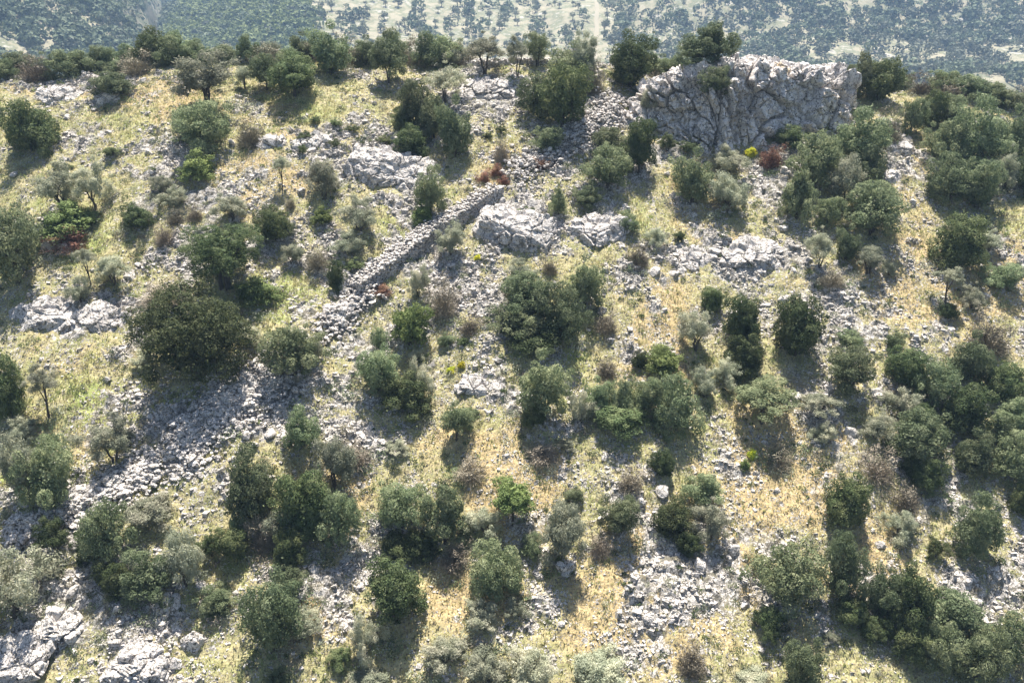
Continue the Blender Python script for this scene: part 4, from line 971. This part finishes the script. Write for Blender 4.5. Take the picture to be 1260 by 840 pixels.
def undergrowth(name, mt, seed, per, lab, leaf):
    rg = np.random.default_rng(seed); Vs, Fs, off = [], [], 0
    for (tx, ty, a), t in zip(PLACED, T):
        if ty > 80 or a < .8: continue
        for q in range(rg.integers(0, per+1)):
            th = rg.uniform(0, 6.28); rr = a*rg.uniform(.5, 1.35); x, y = tx+rr*math.cos(th), ty+rr*math.sin(th)*.8-.3*a
            z = h1(x, y); s = rg.uniform(.25, .75)*min(1.2, .5+.3*a); n = int(260*s*s/(leaf/.06)**2)+60
            u = rg.normal(size=(n, 3)); u /= np.linalg.norm(u, axis=1)[:, None]; u[:, 2] = np.abs(u[:, 2])
            lump = .6+.8*noise(u[:, 0]*2+q, u[:, 1]*2, u[:, 2]*2, seed+q)
            p = u*(s*lump*rg.uniform(.6, 1.1, n))[:, None]*np.array([1.2, 1, .8])+np.array([x, y, z-.03])
            V, F = leaves(p, u+rg.normal(size=(n, 3))*.7, np.full(n, leaf), rg, 1.9); Vs.append(V); Fs.append(F+off); off += len(V)
    link(name, mesh(name, np.concatenate(Vs), np.concatenate(Fs), False, None, M[mt]), kind='stuff', label=lab)
undergrowth('undergrowth', 'G', 151, 3, 'green undergrowth merging the trees into thickets', .065)
undergrowth('grey_undergrowth', 'W', 161, 3, 'grey-green undergrowth around the trees', .055)
undergrowth('dry_undergrowth', 'B', 171, 2, 'dry brown undergrowth around the trees', .05)
scatter_scrub('dark_scrub', 'O', 1300, 101, .10, .40, 'dark green cushion scrub dotted over the slope')
scatter_scrub('grey_scrub', 'W', 1200, 111, .14, .40, 'grey-green cushion scrub dotted over the slope', .045)
scatter_scrub('brown_scrub', 'B', 1700, 121, .10, .34, 'brown dry herbs and scrub dotted over the slope', .04)
scatter_scrub('green_herbs', 'L', 420, 131, .12, .30, 'fresh green herbs between the stones', .05)

# ------------------------------------------------------------------ the far side of the valley
def far_points(n, seed, ymin=190, ymax=1300):
    rg = np.random.default_rng(seed); y = ymin+(ymax-ymin)*rg.random(n)**1.0; x = rg.uniform(-.78, .78, n)*y
    h = far_h(x, y); h = height(x, y); px, py = project(x, y, h)
    keep = (py < 125) & (py > -60); return x[keep], y[keep], h[keep], px[keep], py[keep]
def far_blobs(name, x, y, h, S, mt, lab, per, seed):
    rg = np.random.default_rng(seed); n = len(x)
    u = rg.normal(size=(n*per, 3)); u /= np.linalg.norm(u, axis=1)[:, None]; u[:, 2] = np.where(u[:, 2] < -.4, -u[:, 2], u[:, 2])
    s = np.repeat(S, per); sq = np.repeat(rg.uniform(.65, 1.0, n), per)
    lump = rg.uniform(.75, 1.1, n*per)
    p = np.stack([np.repeat(x, per), np.repeat(y, per), np.repeat(h+S*.55, per)], 1)+u*(s*lump)[:, None]*np.stack([np.ones_like(sq), np.ones_like(sq), sq], 1)
    V, F = leaves(p, u+rg.normal(size=u.shape)*.45, s*.46, rg, 1.3)
    link(name, mesh(name, V, F, False, None, M[mt]), kind='stuff', label=lab)
def far_side():
    x, y, h, px, py = far_points(160000, 201); rg = np.random.default_rng(202)
    cl = fbm(x/26, y/26, seed=203, o=3); wgt = np.ones(len(x))
    jx = 90*(fbm(x/25, y/25, seed=209, o=3)-.5)
    grove = (px+jx*1.6 > 385) & (px < 760+0*x) & (y < 760); bare = fbm(x/14, y/8, seed=205, o=3); 
    dens = np.where(px+jx < 215, np.where(bare > .46, .9, .15), np.where(px+jx < 385, 1.0, np.where(grove, .12, np.where(px+jx < 860, .45, .85))))
    dens = np.where((px > 165) & (px < 255) & (y > 470), 1.0, dens)
    dens = np.where((px+jx > 980) & (py > 55) & (py < 84), .35, dens)
    dens = np.where((px > 385) & (bare > .56), dens*.35, dens)
    dens = dens*np.clip((cl-.2)*3.2, .25, 1)
    road = np.abs(px-733) < 9
    # keep spacing independent of distance: about one bush every 18 square metres
    area = 160000/(1.56*(1300**2-190**2)/2); target = dens*np.where(px < 385, 1/5.5, 1/11.)
    keep = (rg.random(len(x)) < np.clip(target/area*(y/745), 0, 1)) & ~road
    x, y, h, px, py = x[keep], y[keep], h[keep], px[keep], py[keep]
    q_ = rg.uniform(-.475, -.36, 16000); y_ = rg.uniform(420, 1000, 16000); x_ = q_*y_; h_ = height(x_, y_)
    px_, py_ = project(x_, y_, h_); k_ = (py_ < 70) & (py_ > -40) & (px_ > 160) & (px_ < 262) & (rg.random(16000) < .35)
    x, y, h, px, py = (np.concatenate([a_, b_[k_]]) for a_, b_ in ((x, x_), (y, y_), (h, h_), (px, px_), (py, py_)))
    S = (1.3+3.0*rg.random(len(x))**1.5)*(.9+.0004*y)
    jj = 70*(fbm(x/30, y/30, seed=219, o=3)-.5); fresh = (px+jj > 205) & (px+jj < 395) & (rg.random(len(x)) < .8) & (y < 760)
    olive = ~fresh & (rg.random(len(x)) < np.where((px > 980) & (py > 55) & (py < 84), .9, np.where(px > 380, .45, .15)))
    dk = ~olive & ~fresh
    far_blobs('distant_scrub_wood', x[dk], y[dk], h[dk], S[dk], 'farleaf', 'dense dark scrub wood covering the far hillsides', 36, 204)
    far_blobs('distant_green_wood', x[fresh], y[fresh], h[fresh], S[fresh], 'farfresh', 'fresh green wood on the hillside right of the dark gorge', 36, 208)
    far_blobs('distant_olive_wood', x[olive], y[olive], h[olive], S[olive]*.95, 'farolive', 'grey olive wood on the far side of the valley', 32, 206)
far_side()
def far_grove():
    rg = random.Random(301); protos = []
    for i in range(4):
        V, F = crown_arrays('W', 950+i); q = np.random.default_rng(i).permutation(len(F))[:900]
        V = V.reshape(-1, 4, 3)[q]; c = V.mean(1, keepdims=True); V = (c+(V-c)*2.6).reshape(-1, 3)
        V = V*np.array([1, 1, .8])+np.array([0, 0, 1.25]); F = np.arange(len(q)*4).reshape(-1, 4)
        tv, tf = trunk_arrays(960+i)
        me = mesh('far_olive', np.concatenate([V, tv*np.array([1.2, 1.2, 1.2])]), np.concatenate([F, tf+len(V)]), False, None, M['farolive'])
        me.materials.append(M['bark']); mi = np.zeros(len(F)+len(tf), np.int32); mi[len(F):] = 1; me.polygons.foreach_set('material_index', mi)
        protos.append(me)
    n = 0
    for row in range(0, 30):
        yy = 392+row*15
        x = -.26*yy
        while x < .16*yy:
            xx, y2 = x+rg.uniform(-3, 3), yy+rg.uniform(-5, 5); x += rg.uniform(8, 15)
            h = h1(xx, y2); px, py = project(xx, y2, h)
            if not (392 < px < 770 and -8 < py < 72) or abs(px-733) < 10 or rg.random() < .22: continue
            side = 'left of' if px < 733 else 'right of'
            o = link('olive_tree', rg.choice(protos), loc=(xx, y2, h), category='olive tree', group=f'grey olives of the far grove {side} the dirt track',
                     label=f'grey olive tree in the pale grove across the valley, {side} the dirt track')
            s = rg.uniform(2.2, 3.4); o.scale = (s, s, s*rg.uniform(.8, 1.1)); o.rotation_euler = (0, 0, rg.uniform(0, 6.28)); n += 1
far_grove()
# dirt track climbing straight up the far slope
def far_track():
    V = []; prev = None
    ys = np.arange(440, 760, 4.0); xs = (733-630)/FPX*ys*math.cos(PITCH)*1.04
    xs = []
    for y_ in ys:
        x_ = 0.103*y_
        for _ in range(3):
            hh = h1(x_, y_); d_ = y_*FW[1]+hh*FW[2]; x_ = (733-630)/FPX*d_
        xs.append(x_)
    xs = np.array(xs)
    w2 = 1.2
    cols = [-w2, -w2/2, 0, w2/2, w2]
    for x_, y_ in zip(xs, ys):
        for c in cols: V.append((x_+c*(.7+.7*float(noise(y_/9+c, 3.3)))+2.2*(float(noise(y_/40, 7.7))-.5), y_, h1(x_+c, y_)+.35))
    k = 5; F = [[i*k+j, i*k+j+1, (i+1)*k+j+1, (i+1)*k+j] for i in range(len(ys)-1) for j in range(k-1)]
    link('dirt_track', mesh('dirt_track', V, F, False, None, M['track']), kind='structure')
far_track()

# ------------------------------------------------------------------ the air between
def haze():
    x0, x1, y0, y1, z0, z1 = -1600, 1600, -160, 2100, -260, 700
    hi = float(H.max()); lo = float(H.min())
    z0, z1 = lo-1, hi+8; x0, x1 = X[0]-2, X[-1]+2; y0, y1 = Y[0]-2, Y[-1]+2
    V = [(x, y, z) for x in (x0, x1) for y in (y0, y1) for z in (z0, z1)]
    F = [[0, 1, 3, 2], [4, 6, 7, 5], [0, 4, 5, 1], [2, 3, 7, 6], [0, 2, 6, 4], [1, 5, 7, 3]]
    m = bpy.data.materials.new('haze'); m.use_nodes = True; nt = m.node_tree; nt.nodes.remove(nt.nodes['Principled BSDF'])
    v = nt.nodes.new('ShaderNodeVolumePrincipled'); v.inputs['Color'].default_value = (.46, .68, 1.0, 1); v.inputs['Density'].default_value = .00037
    v.inputs['Anisotropy'].default_value = 0
    nt.links.new(v.outputs[0], nt.nodes['Material Output'].inputs['Volume'])
    me = mesh('haze', V, F, False, None, m)
    link('haze', me, kind='stuff')
haze()
